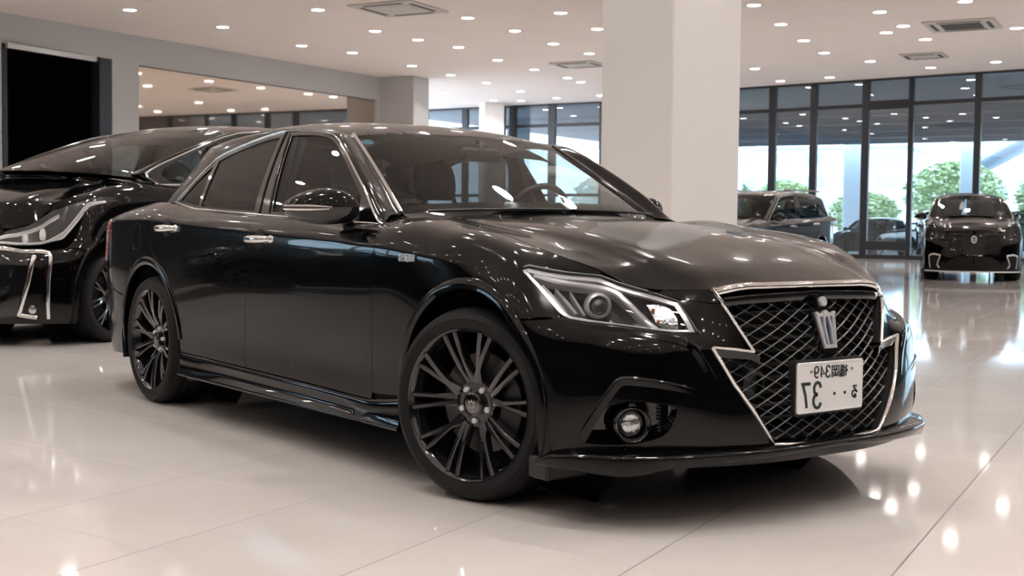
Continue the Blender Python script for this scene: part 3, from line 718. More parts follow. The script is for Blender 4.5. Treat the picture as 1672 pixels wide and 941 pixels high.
# ================================================================== the black saloon in the foreground
W = Surf(wrap_net(), 260, 90)
WS = Surf(ws_net(), 60, 40)
RF = Surf(roof_net(), 60, 40)
G = Surf(side_net(), 90, 50)
RW = Surf(rearwin_net(), 40, 30)
TR = Surf(trunk_net(), 40, 40)
car = thing('sedan', 'large glossy black saloon in the foreground with zigzag chrome grille frame and black multi-spoke wheels', 'car')
S35 = fr(90, 38); DIAG = fr(42)
R9 = [(float(p[0]), float(p[1]), float(p[2])) for p in W.g[:, -1]]
def r9(x): 
    a = sorted([(p[0], p[1], p[2]) for p in R9 if p[0] < .70]); return float(np.interp(x, [q[0] for q in a], [q[1] for q in a])), float(np.interp(x, [q[0] for q in a], [q[2] for q in a]))
class HoodSurf(Surf):
    def __init__(s):
        g = sample(hood_net(), 150, 90)
        e = sorted([(p[0], p[1], p[2]) for p in R9 if p[0] > -.9 and p[1] > .05]); ex = [q[0] for q in e]
        h0 = BVHTree.FromPolygons([tuple(v) for v in g.reshape(-1, 3)], [t for i in range(149) for j in range(89) for t in ((i*90+j, (i+1)*90+j, i*90+j+1), (i*90+j+1, (i+1)*90+j, (i+1)*90+j+1))])
        xs = np.linspace(-.80, .762, 60); dz = []
        for x in xs:
            y9 = float(np.interp(x, ex, [q[1] for q in e])); z9 = float(np.interp(x, ex, [q[2] for q in e]))
            h = h0.ray_cast(Vector((x, y9, 3)), Vector((0, 0, -1))); dz.append(z9-(h[0].z if h[0] else z9))
        for i in range(150):
            for j in range(90):
                x, y, z = g[i, j]; y9 = float(np.interp(x, ex, [q[1] for q in e])); d = float(np.interp(x, xs, dz))
                w = min(1, max(0, 1-(y9-y)/.22)); w = w*w*(3-2*w)
                yc = float(np.interp(x, [-.6, -.2, .0, .3, .565, .72], [.51, .50, .48, .46, .435, .41])); k = y-yc
                g[i, j, 2] = z+d*w+.007*math.exp(-(k/(.11 if k < 0 else .028))**2)*min(1, max(0, (.70-x)/.1))
        s._init2(g)
    def _init2(s, g):
        s.g = g; du = np.gradient(g, axis=0); dv = np.gradient(g, axis=1); n = np.cross(du, dv); n /= np.linalg.norm(n, axis=2, keepdims=True)+1e-12
        if n[..., 2].sum() < 0: n = -n
        s.V = g.reshape(-1, 3); s.N = n.reshape(-1, 3); nu, nv = g.shape[:2]; s.T = []
        for i in range(nu-1):
            for j in range(nv-1):
                a = i*nv+j; b = a+1; c2 = a+nv; d = c2+1; s.T += [(a, c2, b), (b, c2, d)]
        s.bvh = BVHTree.FromPolygons([tuple(v) for v in s.V], s.T)
H = HoodSurf()
def top_edge(x0, x1, n=24, dz=.002):
    out = []
    for i in range(n+1):
        x = x0+(x1-x0)*i/n; y, z = r9(x); out.append((x, y, z))
    return out
sw = lambda pts: onsurf(W, pts, SIDE)
def arc(cx, cz, r, a0, a1, n=40): return [(cx+r*math.cos(math.radians(a0+(a1-a0)*i/n)), cz+r*math.sin(math.radians(a0+(a1-a0)*i/n))) for i in range(n+1)]
FA = (.042, .333); RA = (-2.825, .333); AR = .392
# shared seams, side view (x, z)
door_front = spl([(-.582, .30), (-.578, .45), (-.558, .63), (-.545, .815), (-.55, .868), (-.572, .916), (-.60, .945)])
b_gap = spl([(-1.672, .289), (-1.705, .345), (-1.690, .43), (-1.664, .57), (-1.65, .735), (-1.65, .86), (-1.655, .912), (-1.69, .970)])
rd_rear = spl([(-2.415, .30), (-2.432, .382), (-2.478, .525), (-2.553, .645), (-2.667, .734), (-2.749, .783), (-2.784, .822), (-2.80, .88), (-2.80, .951), (-2.775, .99), (-2.76, 1.028)])
sill_line = spl([(-2.415, .30), (-2.29, .297), (-1.672, .289), (-1.1, .283), (-.62, .275), (-.59, .28), (-.582, .30)], 6)
hood_rear = [(-.515, .0), (-.53, .2), (-.56, .4), (-.575, .55), (-.57, .66), (-.555, .71)]
# --- doors
for s in (-1, 1):
    fd = panel('front_door', W, sw(door_front[::-1])[1:]+sw([q for q in sill_line if q[0] > -1.671][::-1])+sw(b_gap)+top_edge(-1.69, -.615), S35, 'paint', car, s)
    rd = panel('rear_door', W, sw(b_gap[::-1])+sw([q for q in sill_line if q[0] < -1.66][::-1])+sw(rd_rear)+top_edge(-2.76, -1.70), S35, 'paint', car, s)
    # grip handles with recess
    for par, x0, x1, z in ((fd, -1.63, -1.40, .868), (rd, -2.68, -2.45, .908)):
        xc = (x0+x1)/2-.005
        cup = onsurf(W, [(xc+.052*math.cos(a), z+.044*math.sin(a)) for a in np.linspace(0, 2*PI, 25)[:-1]], SIDE)
        panel('handle_recess', W, cup, SIDE, 'liner', par, s, .0, .0012, .012, 0)
        path = onsurf(W, [(x0+(x1-x0)*t, z-.002+.004*t) for t in np.linspace(0, 1, 13)], SIDE)
        b = B(); P = [(p[0], p[1]+.006+.028*math.sin(PI*i/12)**.5, p[2]) for i, p in enumerate(path)]
        b.tube(P, [.009+.006*math.sin(PI*i/12)**.5 for i in range(13)], 12, up=(0, 0, 1), flat=1.15)
        for k in (0, -1): b.ball((P[k][0], P[k][1]-.003, P[k][2]), (.05, .026, .034), 14, 8)
        b.build('door_handle', 'chrome', par, mirror=s < 0, label='chrome pull handle')
# --- front fender
head_top = [(.268, .822, .807), (.278, .799, .815), (.306, .757, .803), (.364, .699, .79), (.44, .634, .778)]
head_back = [(.268, .822, .807), (.28, .829, .789), (.335, .818, .746), (.38, .808, .708), (.411, .802, .683), (.434, .798, .664), (.450, .793, .654)]
head_low = [(.450, .793, .654), (.467, .785, .647), (.52, .745, .640), (.574, .698, .632), (.64, .63, .623), (.704, .561, .613), (.745, .491, .611)]
head_front = [(.745, .491, .611), (.703, .494, .659), (.66, .503, .709)]
head_in = [(.66, .503, .709), (.578, .545, .735), (.49, .600, .757), (.44, .634, .778)]
shut = [(x, y) for x, y in spl([(.44, .634), (.39, .66), (.311, .68), (.2, .692), (0, .702), (-.2, .709), (-.4, .712), (-.53, .712), (-.60, .735)], 6)]
shut3 = [(x, r9(x)[0], r9(x)[1]) for x in np.linspace(.437, -.60, 40)]
arcf = arc(*FA, AR, 48.0, 180, 34)
for s in (-1, 1):
    out = onsurf(W, head_top[::-1])+onsurf(W, head_back)[1:]+sw([(.434, .648), (.38, .642), (.33, .636)])+sw(arcf)+sw([(-.35, .312), (-.45, .306), (-.582, .30)])+sw(door_front)[1:]+shut3[::-1][1:]
    fe = panel('front_fender', W, out, S35, 'paint', car, s)
# --- rear quarter
for s in (-1, 1):
    out = sw(rd_rear[::-1])+sw(arc(*RA, AR, 5, 148, 40))+sw([(-3.20, .545), (-3.30, .555), (-3.40, .575), (-3.52, .64), (-3.66, .66)])+sw([(-3.665, .80), (-3.62, .90), (-3.60, .96)])+onsurf(W, [(-3.60, .66, 1.0)])+top_edge(-3.58, -2.77)
    q = panel('rear_quarter_panel', W, out, S35, 'paint', car, s)
    cap = onsurf(W, [(-2.985+.052*math.copysign(abs(math.cos(a))**.45, math.cos(a)), .862+.068*math.copysign(abs(math.sin(a))**.45, math.sin(a))) for a in np.linspace(0, 2*PI, 25)[:-1]], SIDE)
    b = B(); b.tube([(p[0], p[1]+.0005, p[2]) for p in cap], -.0 or .0009, 6, closed=True); b.build('fuel_flap', 'gloss', q, mirror=s < 0)
# rear bumper, tail lamps, boot lid
rb = onsurf(W, [(-3.968, 0, .72), (-3.95, .3, .72), (-3.86, .61, .68)])+sw([(-3.66, .655), (-3.52, .636), (-3.40, .57), (-3.30, .55), (-3.20, .54)])+sw(arc(*RA, AR, 148, 188, 12))+onsurf(W, [(-3.21, .87, .22), (-3.48, .842, .21), (-3.70, .752, .205), (-3.83, .585, .205), (-3.91, .3, .205), (-3.93, 0, .205)])
panel('rear_bumper', W, rb, fr(128), 'paint', car, 0)
for s in (-1, 1):
    tl = onsurf(W, [(-3.43, .866, .94), (-3.60, .80, .955), (-3.70, .74, .955), (-3.80, .6, .95), (-3.88, .4, .94), (-3.92, .36, .82), (-3.88, .58, .73), (-3.72, .785, .70), (-3.64, .83, .72), (-3.53, .862, .80)])
    panel('tail_lamp', W, tl, fr(125), 'red', car, s, .012, .006)
panel('boot_lid', TR, onsurf(TR, [(-3.24, 0), (-3.24, .6), (-3.30, .70), (-3.60, .64), (-3.75, .52), (-3.85, .25), (-3.865, 0)], TOP), TOP, 'paint', car, 0, step=.04)
panel('boot_lid', W, onsurf(W, [(-3.87, 0, .96), (-3.86, .3, .955), (-3.86, .37, .93), (-3.93, .34, .73), (-3.968, 0, .725)]), fr(180), 'paint', car, 0, step=.03)
FOGH = [(.56, .803, .274), (.60, .783, .338), (.626, .765, .38), (.656, .74, .396), (.692, .702, .404), (.729, .65, .396), (.757, .600, .384), (.754, .605, .342), (.738, .626, .301), (.70, .679, .278), (.634, .748, .267)]
# --- hood
front9 = [tuple(p) for p in W.g[:, -1] if p[0] > .437]
hout = [(float(p[0]), float(p[1])) for p in front9]+[(x, y-.003) for x, y, z in shut3[:37]]+hood_rear[::-1]
hd = panel('hood', H, onsurf(H, hout, TOP), TOP, 'paint', car, 0, .012, 0, .022)
# lower lip of the hood corner, between the chrome bar and the lamps
for s in (-1, 1):
    nose = onsurf(W, [(.555, .555, .742), (.62, .50, .741), (.68, .45, .742), (.72, .411, .742), (.735, .41, .72), (.752, .402, .699), (.728, .435, .701), (.66, .503, .712), (.575, .55, .737)])
    panel('hood_corner', W, nose, DIAG, 'paint', hd, s, .01, 0, .02, .001)
# --- front bumper with grille and fog openings
g_out = [(.735, .408, .72), (.752, .402, .699), (.786, .362, .622), (.82, .321, .548), (.795, .39, .557), (.776, .466, .565), (.796, .436, .51), (.816, .405, .448), (.84, .335, .35), (.858, .266, .253), (.866, .13, .246), (.868, 0, .244)]
fog_hole = onsurf(W, spl(FOGH, 4, True))
bo = onsurf(W, [(.845, 0, .19), (.84, .22, .19), (.80, .41, .19), (.745, .56, .19), (.655, .70, .19), (.545, .80, .19), (.435, .872, .19)])+sw([(.434, .26), (.428, .333)])+sw(arc(*FA, AR, 0, 48, 16))+sw([(.33, .634), (.38, .640), (.434, .646)])+onsurf(W, head_low)+onsurf(W, head_front)[1:]+onsurf(W, [(.70, .462, .705), (.728, .432, .699), (.752, .402, .697)])+onsurf(W, spl(g_out[1:4], 4))[1:]+onsurf(W, g_out[4:])
bp = panel('front_bumper', W, bo, DIAG, 'paint', car, 0, .014, 0, .02, .0018, [fog_hole])
# chrome frame of the grille
def band(path, w, hgt, name, parent, s, mat='chrome', surf=W, off=.004, closed=False):
    b = B(); rings = []
    P = [surf.near(p) for p in path]
    for i, (l, n) in enumerate(P):
        a = P[max(0, i-1)][0]; c = P[min(len(P)-1, i+1)][0]
        t = (c-a).normalized(); u = n.cross(t).normalized()
        l = l+n*off
        rings.append([tuple(l+u*w*.5-n*hgt), tuple(l+u*w*.5), tuple(l+u*w*.28+n*hgt*.7), tuple(l+n*hgt), tuple(l-u*w*.28+n*hgt*.7), tuple(l-u*w*.5), tuple(l-u*w*.5-n*hgt)])
    b.loft(rings); return b.build(name, mat, parent, mirror=s < 0, angle=50)
def dd(p, st=.02): return dens([tuple(q) for q in p], st, False)
for s in (-1, 1):
    band(dd(g_out[1:4]), .011, .005, 'grille_trim', bp, s)
    band(dd(g_out[3:6]), .010, .005, 'grille_trim', bp, s)
    band(dd(g_out[5:10]), .013, .006, 'grille_trim', bp, s)
    band(dd(g_out[9:]), .013, .006, 'grille_trim', bp, s)
tb = dd([(.765, 0, .742), (.753, .22, .740), (.724, .40, .729)], .03)
for s in (-1, 1):
    band(tb, .026, .008, 'grille_top_bar', hd, s)
    band(dd([(.715, .408, .742), (.738, .408, .722), (.752, .398, .699)], .01), .014, .007, 'grille_top_bar', hd, s)
    b = B(); rings = []
    for t in np.linspace(0, 1, 16):
        y = .39*t; l, n = W.near((.78-.03*t*t, y, .715-.01*t))
        l = l-n*.006
        rings.append([tuple(l+Vector((0, 0, .012))), tuple(l+n*.004), tuple(l+Vector((0, 0, -.016))), tuple(l-n*.05+Vector((0, 0, -.016))), tuple(l-n*.05+Vector((0, 0, .014)))])
    b.loft(rings); b.build('grille_brow', 'gloss', hd, mirror=s < 0)
# mesh of the grille: two families of bars on a surface set back a little
gin = [(0, .722), (.395, .702), (.315, .545), (.452, .560), (.40, .448), (.262, .256), (0, .25)]
poly_full = [(y, z) for y, z in gin]+[(-y, z) for y, z in gin[::-1][1:-1]]
DX, DZ = .078, .038
grl = B()
def gseg(a, c):
    n = max(2, int(math.dist(a, c)/.012)); run = []
    q = np.array([(a[0]+(c[0]-a[0])*i/n, a[1]+(c[1]-a[1])*i/n) for i in range(n+1)])
    ins = inpoly(q, poly_full)
    for p, k in list(zip(q, ins))+[((0, 0), False)]:
        if k: run.append(p)
        else:
            if len(run) > 1:
                pts = []
                for y, z in run:
                    l, nn = onW(abs(y), z); sy = 1 if y >= 0 else -1
                    l = l-nn*.027; pts.append((l.x, l.y*sy, l.z))
                grl.tube(pts, .0015, 4, up=(1, 0, 0), flat=2.6)
            run = []
_oc = {}
def onW(y, z):
    h = W.bvh.ray_cast(Vector((3, y, z)), Vector((-1, 0, 0)))
    return W._fin(h)
for k in range(-30, 31):
    for sg in (-1, 1):
        zc = .49
        a = (-.9, zc+k*DZ+sg*(-.9)*DZ/DX); c = (.9, zc+k*DZ+sg*.9*DZ/DX)
        gseg(a, c)
gm = grl.build('grille_mesh', 'gridmetal', bp, smooth=True, angle=60)
# back of the grille box and radiator slats
b = B(); ring0 = []; ring1 = []
gp = dens(poly_full, .03)
for y, z in gp:
    l, n = onW(abs(y), z); sy = 1 if y >= 0 else -1
    ring0.append((l.x-.004, y, z)); ring1.append((.66, y*.97, .485+(z-.485)*.97))
b.loft([ring0, ring1], True, False); b.F.append(tuple(range(len(b.V)//2, len(b.V))))
b.build('grille_box', 'liner', bp, smooth=False)
b = B()
for i in range(9): b.box((.675, 0, .30+i*.045), (.02, .5, .012), .003)
for s in (-1, 1): b.lathe([(.02, 0), (.035, .004), (.05, .02), (.052, .05), (.03, .06)], 20, frame_at((.68, s*.22, .43), (1, 0, 0)))
b.build('radiator_slats', 'plastic', bp)
# zigzag corner fillers on the inner side of the notch
for s in (-1, 1):
    b = B(); rings = []
    for y, z in dens([(.452, .545), (.33, .535), (.30, .52)], .02, False):
        l, n = onW(y, z); rings.append([tuple(l+Vector((-.002, 0, .012))), tuple(l+Vector((-.004, 0, -.012))), tuple(l+Vector((-.05, 0, -.016))), tuple(l+Vector((-.05, 0, .012)))])
    b.loft(rings); b.build('grille_filler', 'gloss', bp, mirror=s < 0)
# crown badge
bd = B(); n0 = (.30, 0, .0)
bx, bz, bt = .856, .622, math.radians(14)
BM = Matrix.Translation((bx-.022, 0, bz)) @ Matrix.Rotation(-bt, 4, 'Y') @ Matrix(((0, 0, 1, 0), (1, 0, 0, 0), (0, 1, 0, 0), (0, 0, 0, 1)))
K = 1.2
def kp(p): return [(x*K, y*K) for x, y in p]
b = B(); b.prism(kp([(-.046, .040), (-.050, .03), (-.030, -.068), (-.022, -.078), (.022, -.078), (.030, -.068), (.050, .03), (.046, .040), (.020, .045), (.019, .072), (.010, .086), (-.010, .086), (-.019, .072), (-.020, .045)]), -.012, .004, BM); badge = b.build('badge_base', 'gloss', gm)
b = B()
b.prism(kp([(-.024, -.066), (.024, -.066), (.025, -.056), (-.025, -.056)]), .003, .012, BM)
for s in (-1, 1):
    b.prism(kp([(s*.041, .036), (s*.030, .036), (s*.026, .024), (s*.018, -.056), (s*.026, -.056)]), .003, .011, BM)
    b.prism(kp([(s*.041, .036), (s*.026, .030), (s*.014, .033), (s*.012, .024), (s*.026, .020), (s*.038, .024)]), .004, .013, BM)
    b.prism(kp([(0, .040), (s*.009, .036), (s*.013, .022), (s*.016, -.01), (s*.012, -.056), (s*.007, -.056), (s*.010, -.01), (s*.006, .018), (0, .024)]), .004, .014, BM)
cr = []
for i in range(16): a = 2*PI*i/16; cr.append((.013*math.cos(a), .064+.014*math.sin(a)))
b.prism(kp(cr), .003, .013, BM)
b.build('crown_emblem', 'silver', badge, label='chrome crown emblem', angle=20)
b = B(); b.prism(kp([(-.030, .024), (.030, .024), (.022, -.058), (-.022, -.058)]), .003, .0055, BM); b.build('badge_enamel', 'blue', badge, label='dark blue enamel')
# --- number plate (mirror-written like the photograph)
PX, PZ = .862, .423
PMx = Matrix.Translation((PX, 0, PZ)) @ Matrix(((0, 0, 1, 0), (1, 0, 0, 0), (0, 1, 0, 0), (0, 0, 0, 1)))
def rrect(w, h, r, n=5):
    o = []
    for cx, cy, a0 in ((w/2-r, h/2-r, 0), (-w/2+r, h/2-r, 90), (-w/2+r, -h/2+r, 180), (w/2-r, -h/2+r, 270)):
        for i in range(n+1): a = math.radians(a0+90*i/n); o.append((cx+r*math.cos(a), cy+r*math.sin(a)))
    return o
b = B(); b.prism(rrect(.345, .18, .014), -.03, -.003, PMx); hold = b.build('plate_holder', 'plastic', bp)
b = B(); b.prism(rrect(.33, .165, .01), -.003, .001, PMx)
V2 = rrect(.33, .165, .01); V3 = rrect(.318, .153, .008); 
b.loft([[(x, y, .001) for x, y in V2], [(x*.99, y*.985, .003) for x, y in V2], [(x, y, .003) for x, y in V3], [(x*.99, y*.985, .0012) for x, y in V3]], True, False, PMx)
plate = b.build('number_plate', 'white', hold, label='white registration plate')
def stroke(b, pts, w, T, h=.0028, closed=False):
    """painted line of width w lying on the plate"""
    P = [Vector((x, y, 0)) for x, y in pts]; L = []; Rr = []
    for i in range(len(P)):
        a = P[i-1] if i else P[0]; c = P[i+1] if i < len(P)-1 else P[-1]
        t = (c-a).normalized(); u = Vector((-t.y, t.x, 0))
        k = 1.0
        if 0 < i < len(P)-1:
            t1 = (P[i]-a).normalized(); k = 1/max(.5, t1.dot(t))
        L.append(P[i]+u*w/2*k); Rr.append(P[i]-u*w/2*k)
    rings = []
    for l, r in zip(L, Rr): rings.append([(l.x, l.y, .0008), (l.x, l.y, h), (r.x, r.y, h), (r.x, r.y, .0008)])
    b.loft(rings, True, True, T)
def glyph(b, strokes, ox, oy, sx, sy, w, T):
    """strokes in a unit box, drawn mirrored left-right about ox"""
    for st in strokes: stroke(b, [(ox-x*sx, oy+y*sy) for x, y in st], w, T)
D3 = spl([(.05, .80), (.25, .98), (.62, 1.0), (.88, .82), (.80, .60), (.45, .53)], 4)
D3b = spl([(.45, .53), (.85, .45), (.95, .22), (.70, .02), (.28, .0), (.02, .18)], 4)
GL = {'3': [D3, D3b], '7': [[(.02, .97), (.95, .97), (.60, .5), (.42, 0)]],
      '4': [[(.75, 0), (.75, 1), (.05, .30), (.98, .30)]],
      '9': [spl([(.95, .62), (.62, .42), (.2, .48), (.05, .72), (.25, .96), (.65, 1.0), (.93, .80), (.95, .5), (.82, .15), (.45, 0), (.15, .08)], 3)],
      '福': [[(.22, 1), (.22, .86)], [(.04, .82), (.38, .82), (.05, .42)], [(.24, .6), (.24, 0)], [(.26, .55), (.38, .42)], [(.48, .95), (1, .95)], [(.54, .80), (.94, .80), (.94, .60), (.54, .60), (.54, .80)], [(.48, .46), (1, .46), (1, .02), (.48, .02), (.48, .46)], [(.74, .46), (.74, .02)], [(.48, .24), (1, .24)]],
      '岡': [[(.04, 0), (.04, .96), (.96, .96), (.96, 0), (.86, 0)], [(.32, .86), (.38, .68)], [(.70, .86), (.62, .68)], [(.2, .62), (.8, .62)], [(.5, .62), (.5, .16)], [(.26, .44), (.26, .14), (.76, .14), (.76, .44)]],
      'る': [spl([(.22, .95), (.72, .95), (.45, .70), (.15, .42)], 3), spl([(.15, .42), (.55, .60), (.9, .45), (.85, .15), (.50, .0), (.32, .12), (.45, .24), (.62, .12)], 3)]}
def character(ch, x, y, w, h, lw_, mat, lab):
    b = B(); glyph(b, GL[ch], x, y, w, h, lw_, PMx); b.build('plate_character', mat, plate, smooth=False, label=lab)
for ch, x, w in (('福', .087, .040), ('岡', .041, .037)): character(ch, x, .029, w, .037, .0042, 'inkb', ch+' in mirror writing')
for ch, x in (('3', -.004), ('4', -.032), ('9', -.061)): character(ch, x, .031, .022, .036, .0048, 'inkb', 'small figure %s in mirror writing' % ch)
character('る', .142, -.046, .034, .040, .006, 'ink', 'る in mirror writing')
for ch, x, y in (('3', -.047, -.066), ('7', -.101, -.064)): character(ch, x, y, .040, .080, .0105, 'ink', 'large dark green figure %s in mirror writing' % ch)
for x in (.073, .020):
    b = B(); b.prism([(x+.0055*math.cos(a), -.026+.0055*math.sin(a)) for a in np.linspace(0, 2*PI, 15)[:-1]], .0008, .0028, PMx); b.build('plate_dot', 'ink', plate, smooth=False)
for x in (-.098, .107):
    b = B(); b.lathe([(0.0001, .006), (.003, .0055), (.0045, .004), (.005, .001)], 14, PMx @ Matrix.Translation((x, .052, 0))); b.build('plate_screw', 'steel', plate)
# ------------------------------------------------------------------ greenhouse
def nrm(v): v = Vector(v); return v.normalized()
def sg(pts, off=0): return onsurf(G, pts, SIDE, off)
DLO_T = [(-.64, .935), (-.70, .958), (-.834, 1.062), (-.94, 1.13), (-1.048, 1.195), (-1.14, 1.248), (-1.225, 1.29), (-1.32, 1.322), (-1.463, 1.342), (-1.62, 1.357), (-1.79, 1.362), (-1.95, 1.350), (-2.10, 1.330), (-2.29, 1.298), (-2.45, 1.262), (-2.515, 1.232), (-2.60, 1.175), (-2.70, 1.105), (-2.80, 1.042)]
DLO_B = [(-2.80, 1.040), (-2.62, 1.019), (-2.461, 1.003), (-2.1, .988), (-1.705, .973), (-1.413, .963), (-1.0, .946), (-.64, .932)]
for s in (-1, 1):
    # black surround with three openings
    fr_g = [(-1.578, .990), (-1.712, 1.338), (-1.60, 1.334), (-1.463, 1.326), (-1.33, 1.306), (-1.235, 1.274), (-1.14, 1.226), (-1.048, 1.170), (-.94, 1.100), (-.865, 1.048), (-.825, .955)]
    rr_g = [(-1.768, .995), (-1.830, 1.336), (-1.95, 1.330), (-2.10, 1.310), (-2.29, 1.278), (-2.425, 1.246), (-2.415, 1.03), (-2.40, 1.018), (-2.1, 1.005)]
    qq_g = [(-2.445, 1.022), (-2.47, 1.224), (-2.60, 1.148), (-2.745, 1.050)]
    fr_s = sg(spl(fr_g[1:10], 4)+[fr_g[10], fr_g[0]]); rr_s = sg(spl(rr_g[1:6], 4)+rr_g[6:]+[rr_g[0]]); qq_s = sg(qq_g)
    wf = panel('window_frame', G, sg(spl(DLO_T, 3)+DLO_B), SIDE, 'gloss', car, s, .010, .001, .03, .001, [fr_s, rr_s, qq_s])
    panel('front_side_window', G, fr_s, SIDE, 'glass', car, s, 0, -.005, .05, -.002)
    panel('rear_side_window', G, rr_s, SIDE, 'tint', car, s, 0, -.005, .05, -.002)
    panel('quarter_window', G, qq_s, SIDE, 'tint', car, s, 0, -.005, .05, -.002)
    band(sg(dens(DLO_B, .04, False)), .018, .006, 'window_trim', wf, s, 'chrome', G)
    band(sg(spl(DLO_T, 4)), .010, .005, 'window_trim', wf, s, 'chrome', G)
    band(sg(dens([(-1.60, .98), (-1.735, 1.345)], .04, False)), .007, .004, 'pillar_trim', wf, s, 'gloss', G)
    band(sg(dens([(-1.70, .98), (-1.79, 1.358)], .04, False)), .006, .003, 'pillar_trim', wf, s, 'liner', G)
    # pillar and roof rail band between the side and the windscreen / roof / rear window
    top = sg(spl(DLO_T[:15], 6), .0)
    A = [];
    for p in top:
        l, n = G.near(p); A.append((l, n))
    e_ws = [(Vector(WS.g[i, -1]), Vector(WS.N.reshape(WS.g.shape)[i, -1])) for i in range(0, 60, 3)]
    e_rf = [RF.near((x, .572, 1.37)) for x in np.linspace(-1.36, -2.70, 24)]
    Bc = e_ws+list(e_rf)
    def resamp(C, ts):
        d = [0]
        for i in range(1, len(C)): d.append(d[-1]+(C[i][0]-C[i-1][0]).length)
        d = np.array(d)/d[-1]; out = []
        for t in ts:
            k = min(len(C)-2, max(0, int(np.searchsorted(d, t, 'right'))-1)); w = (t-d[k])/max(1e-9, d[k+1]-d[k])
            out.append((C[k][0].lerp(C[k+1][0], w), (C[k][1].lerp(C[k+1][1], w)).normalized()))
        return out
    ts = np.linspace(0, 1, 70)
    # match parameter so both curves pass the screen's top corner together
    ia = [i for i, (l, n) in enumerate(A) if l.x < -1.36][0]
    A1 = resamp(A[:ia+1], np.linspace(0, 1, 34)); A2 = resamp(A[ia:], np.linspace(0, 1, 36)[1:])
    B1 = resamp(e_ws+[e_rf[0]], np.linspace(0, 1, 34)); B2 = resamp(list(e_rf), np.linspace(0, 1, 36)[1:])
    A3 = [G.near(p) for p in sg(spl(DLO_T[14:], 6))]; B3 = [RF.near((-2.70, .572, 1.35))]+[(Vector(RW.g[i, -1]), Vector(RW.N.reshape(RW.g.shape)[i, -1])) for i in range(2, 40, 3)]+[(Vector(RW.g[39, -1]), Vector(RW.N.reshape(RW.g.shape)[39, -1]))]
    A3 = resamp(A3, np.linspace(0, 1, 26)[1:]); B3 = resamp(B3, np.linspace(0, 1, 26)[1:])
    Aa = A1+A2+A3; Bb = B1+B2+B3; rings = []
    for i in range(len(Aa)):
        a, na = Aa[i]; c, nc = Bb[i]
        i0, i1 = max(0, i-1), min(len(Aa)-1, i+1)
        ta = (Aa[i1][0]-Aa[i0][0]).normalized(); tb = (Bb[i1][0]-Bb[i0][0]).normalized()
        if na.y < 0: na = -na
        ua = ta.cross(na).normalized(); 
        if ua.z < 0: ua = -ua
        if nc.z < 0: nc = -nc
        uc = tb.cross(nc).normalized()
        if uc.y < 0: uc = -uc
        d = (a-c).length*.33
        p1 = a+ua*d+na*.002; p2 = c+uc*d*.8+nc*.002
        if i > 69: kk = min(1, (i-69)/10); p1 = p1.lerp(a.lerp(c, .36)+na*.012, kk); p2 = p2.lerp(a.lerp(c, .68)+na*.018, kk)
        rg = []
        for t in np.linspace(0, 1, 12): rg.append(tuple(a*(1-t)**3+p1*3*t*(1-t)**2+p2*3*t*t*(1-t)+c*t**3))
        rings.append([tuple(Vector(rg[0])-na*.02)]+rg+[tuple(Vector(rg[-1])-nc*.02)])
    b = B(); b.loft(rings, False, False); 
    if s > 0: pass
    b.build('pillar_and_roof_rail', 'paint', car, mirror=s < 0)
    band([p[0] for p in B1[:-3]], .018, .005, 'screen_molding', car, s, 'chrome' if s < 0 else 'gloss', WS, .003)
    band([p[0]+Vector((0, .004, 0)) for p in B2], .008, .002, 'roof_ditch_seal', car, s, 'liner', RF, .002)
    ci = min(range(70, 94), key=lambda i: abs(rings[i][5][0]+2.80)); q_ = [Vector(rings[ci][k+1]) for k in range(12)]; kk = 4
    nn_ = (q_[kk+1]-q_[kk-1]).cross(Vector(rings[ci+1][kk+1])-Vector(rings[ci-1][kk+1])).normalized()
    if nn_.y < 0: nn_ = -nn_
    # little silver emblem on the rear pillar
    T = frame_at(q_[kk]+nn_*.001, nn_, (.45, 0, 1))
    b = B(); b.prism(rrect(.030, .058, .012), -.004, .006, T); em = b.build('pillar_emblem', 'silver', car, mirror=s < 0)
    b = B(); b.prism(rrect(.013, .038, .006), .003, .0075, T); b.build('emblem_inlay', 'gloss', em, mirror=s < 0)
roof = panel('roof', RF, onsurf(RF, [(-1.276, 0), (-1.286, .26), (-1.30, .43), (-1.318, .552), (-1.36, .572), (-1.6, .574), (-1.9, .575), (-2.3, .574), (-2.69, .570), (-2.705, .40), (-2.712, 0)], TOP), TOP, 'paint', car, 0, .012, 0, .035)
panel('windscreen', WS, [tuple(WS.g[i, j]) for i, j in [(0, j) for j in range(0, 40, 3)]+[(i, 39) for i in range(0, 60, 4)]+[(59, j) for j in range(39, -1, -3)]], fr(0, 35), 'screen', car, 0, 0, 0, .05, 0)
panel('rear_window', RW, [tuple(RW.g[i, j]) for i, j in [(0, j) for j in range(0, 30, 3)]+[(i, 29) for i in range(0, 40, 4)]+[(39, j) for j in range(29, -1, -3)]], fr(180, 35), 'tint', car, 0, 0, 0, .05, 0)
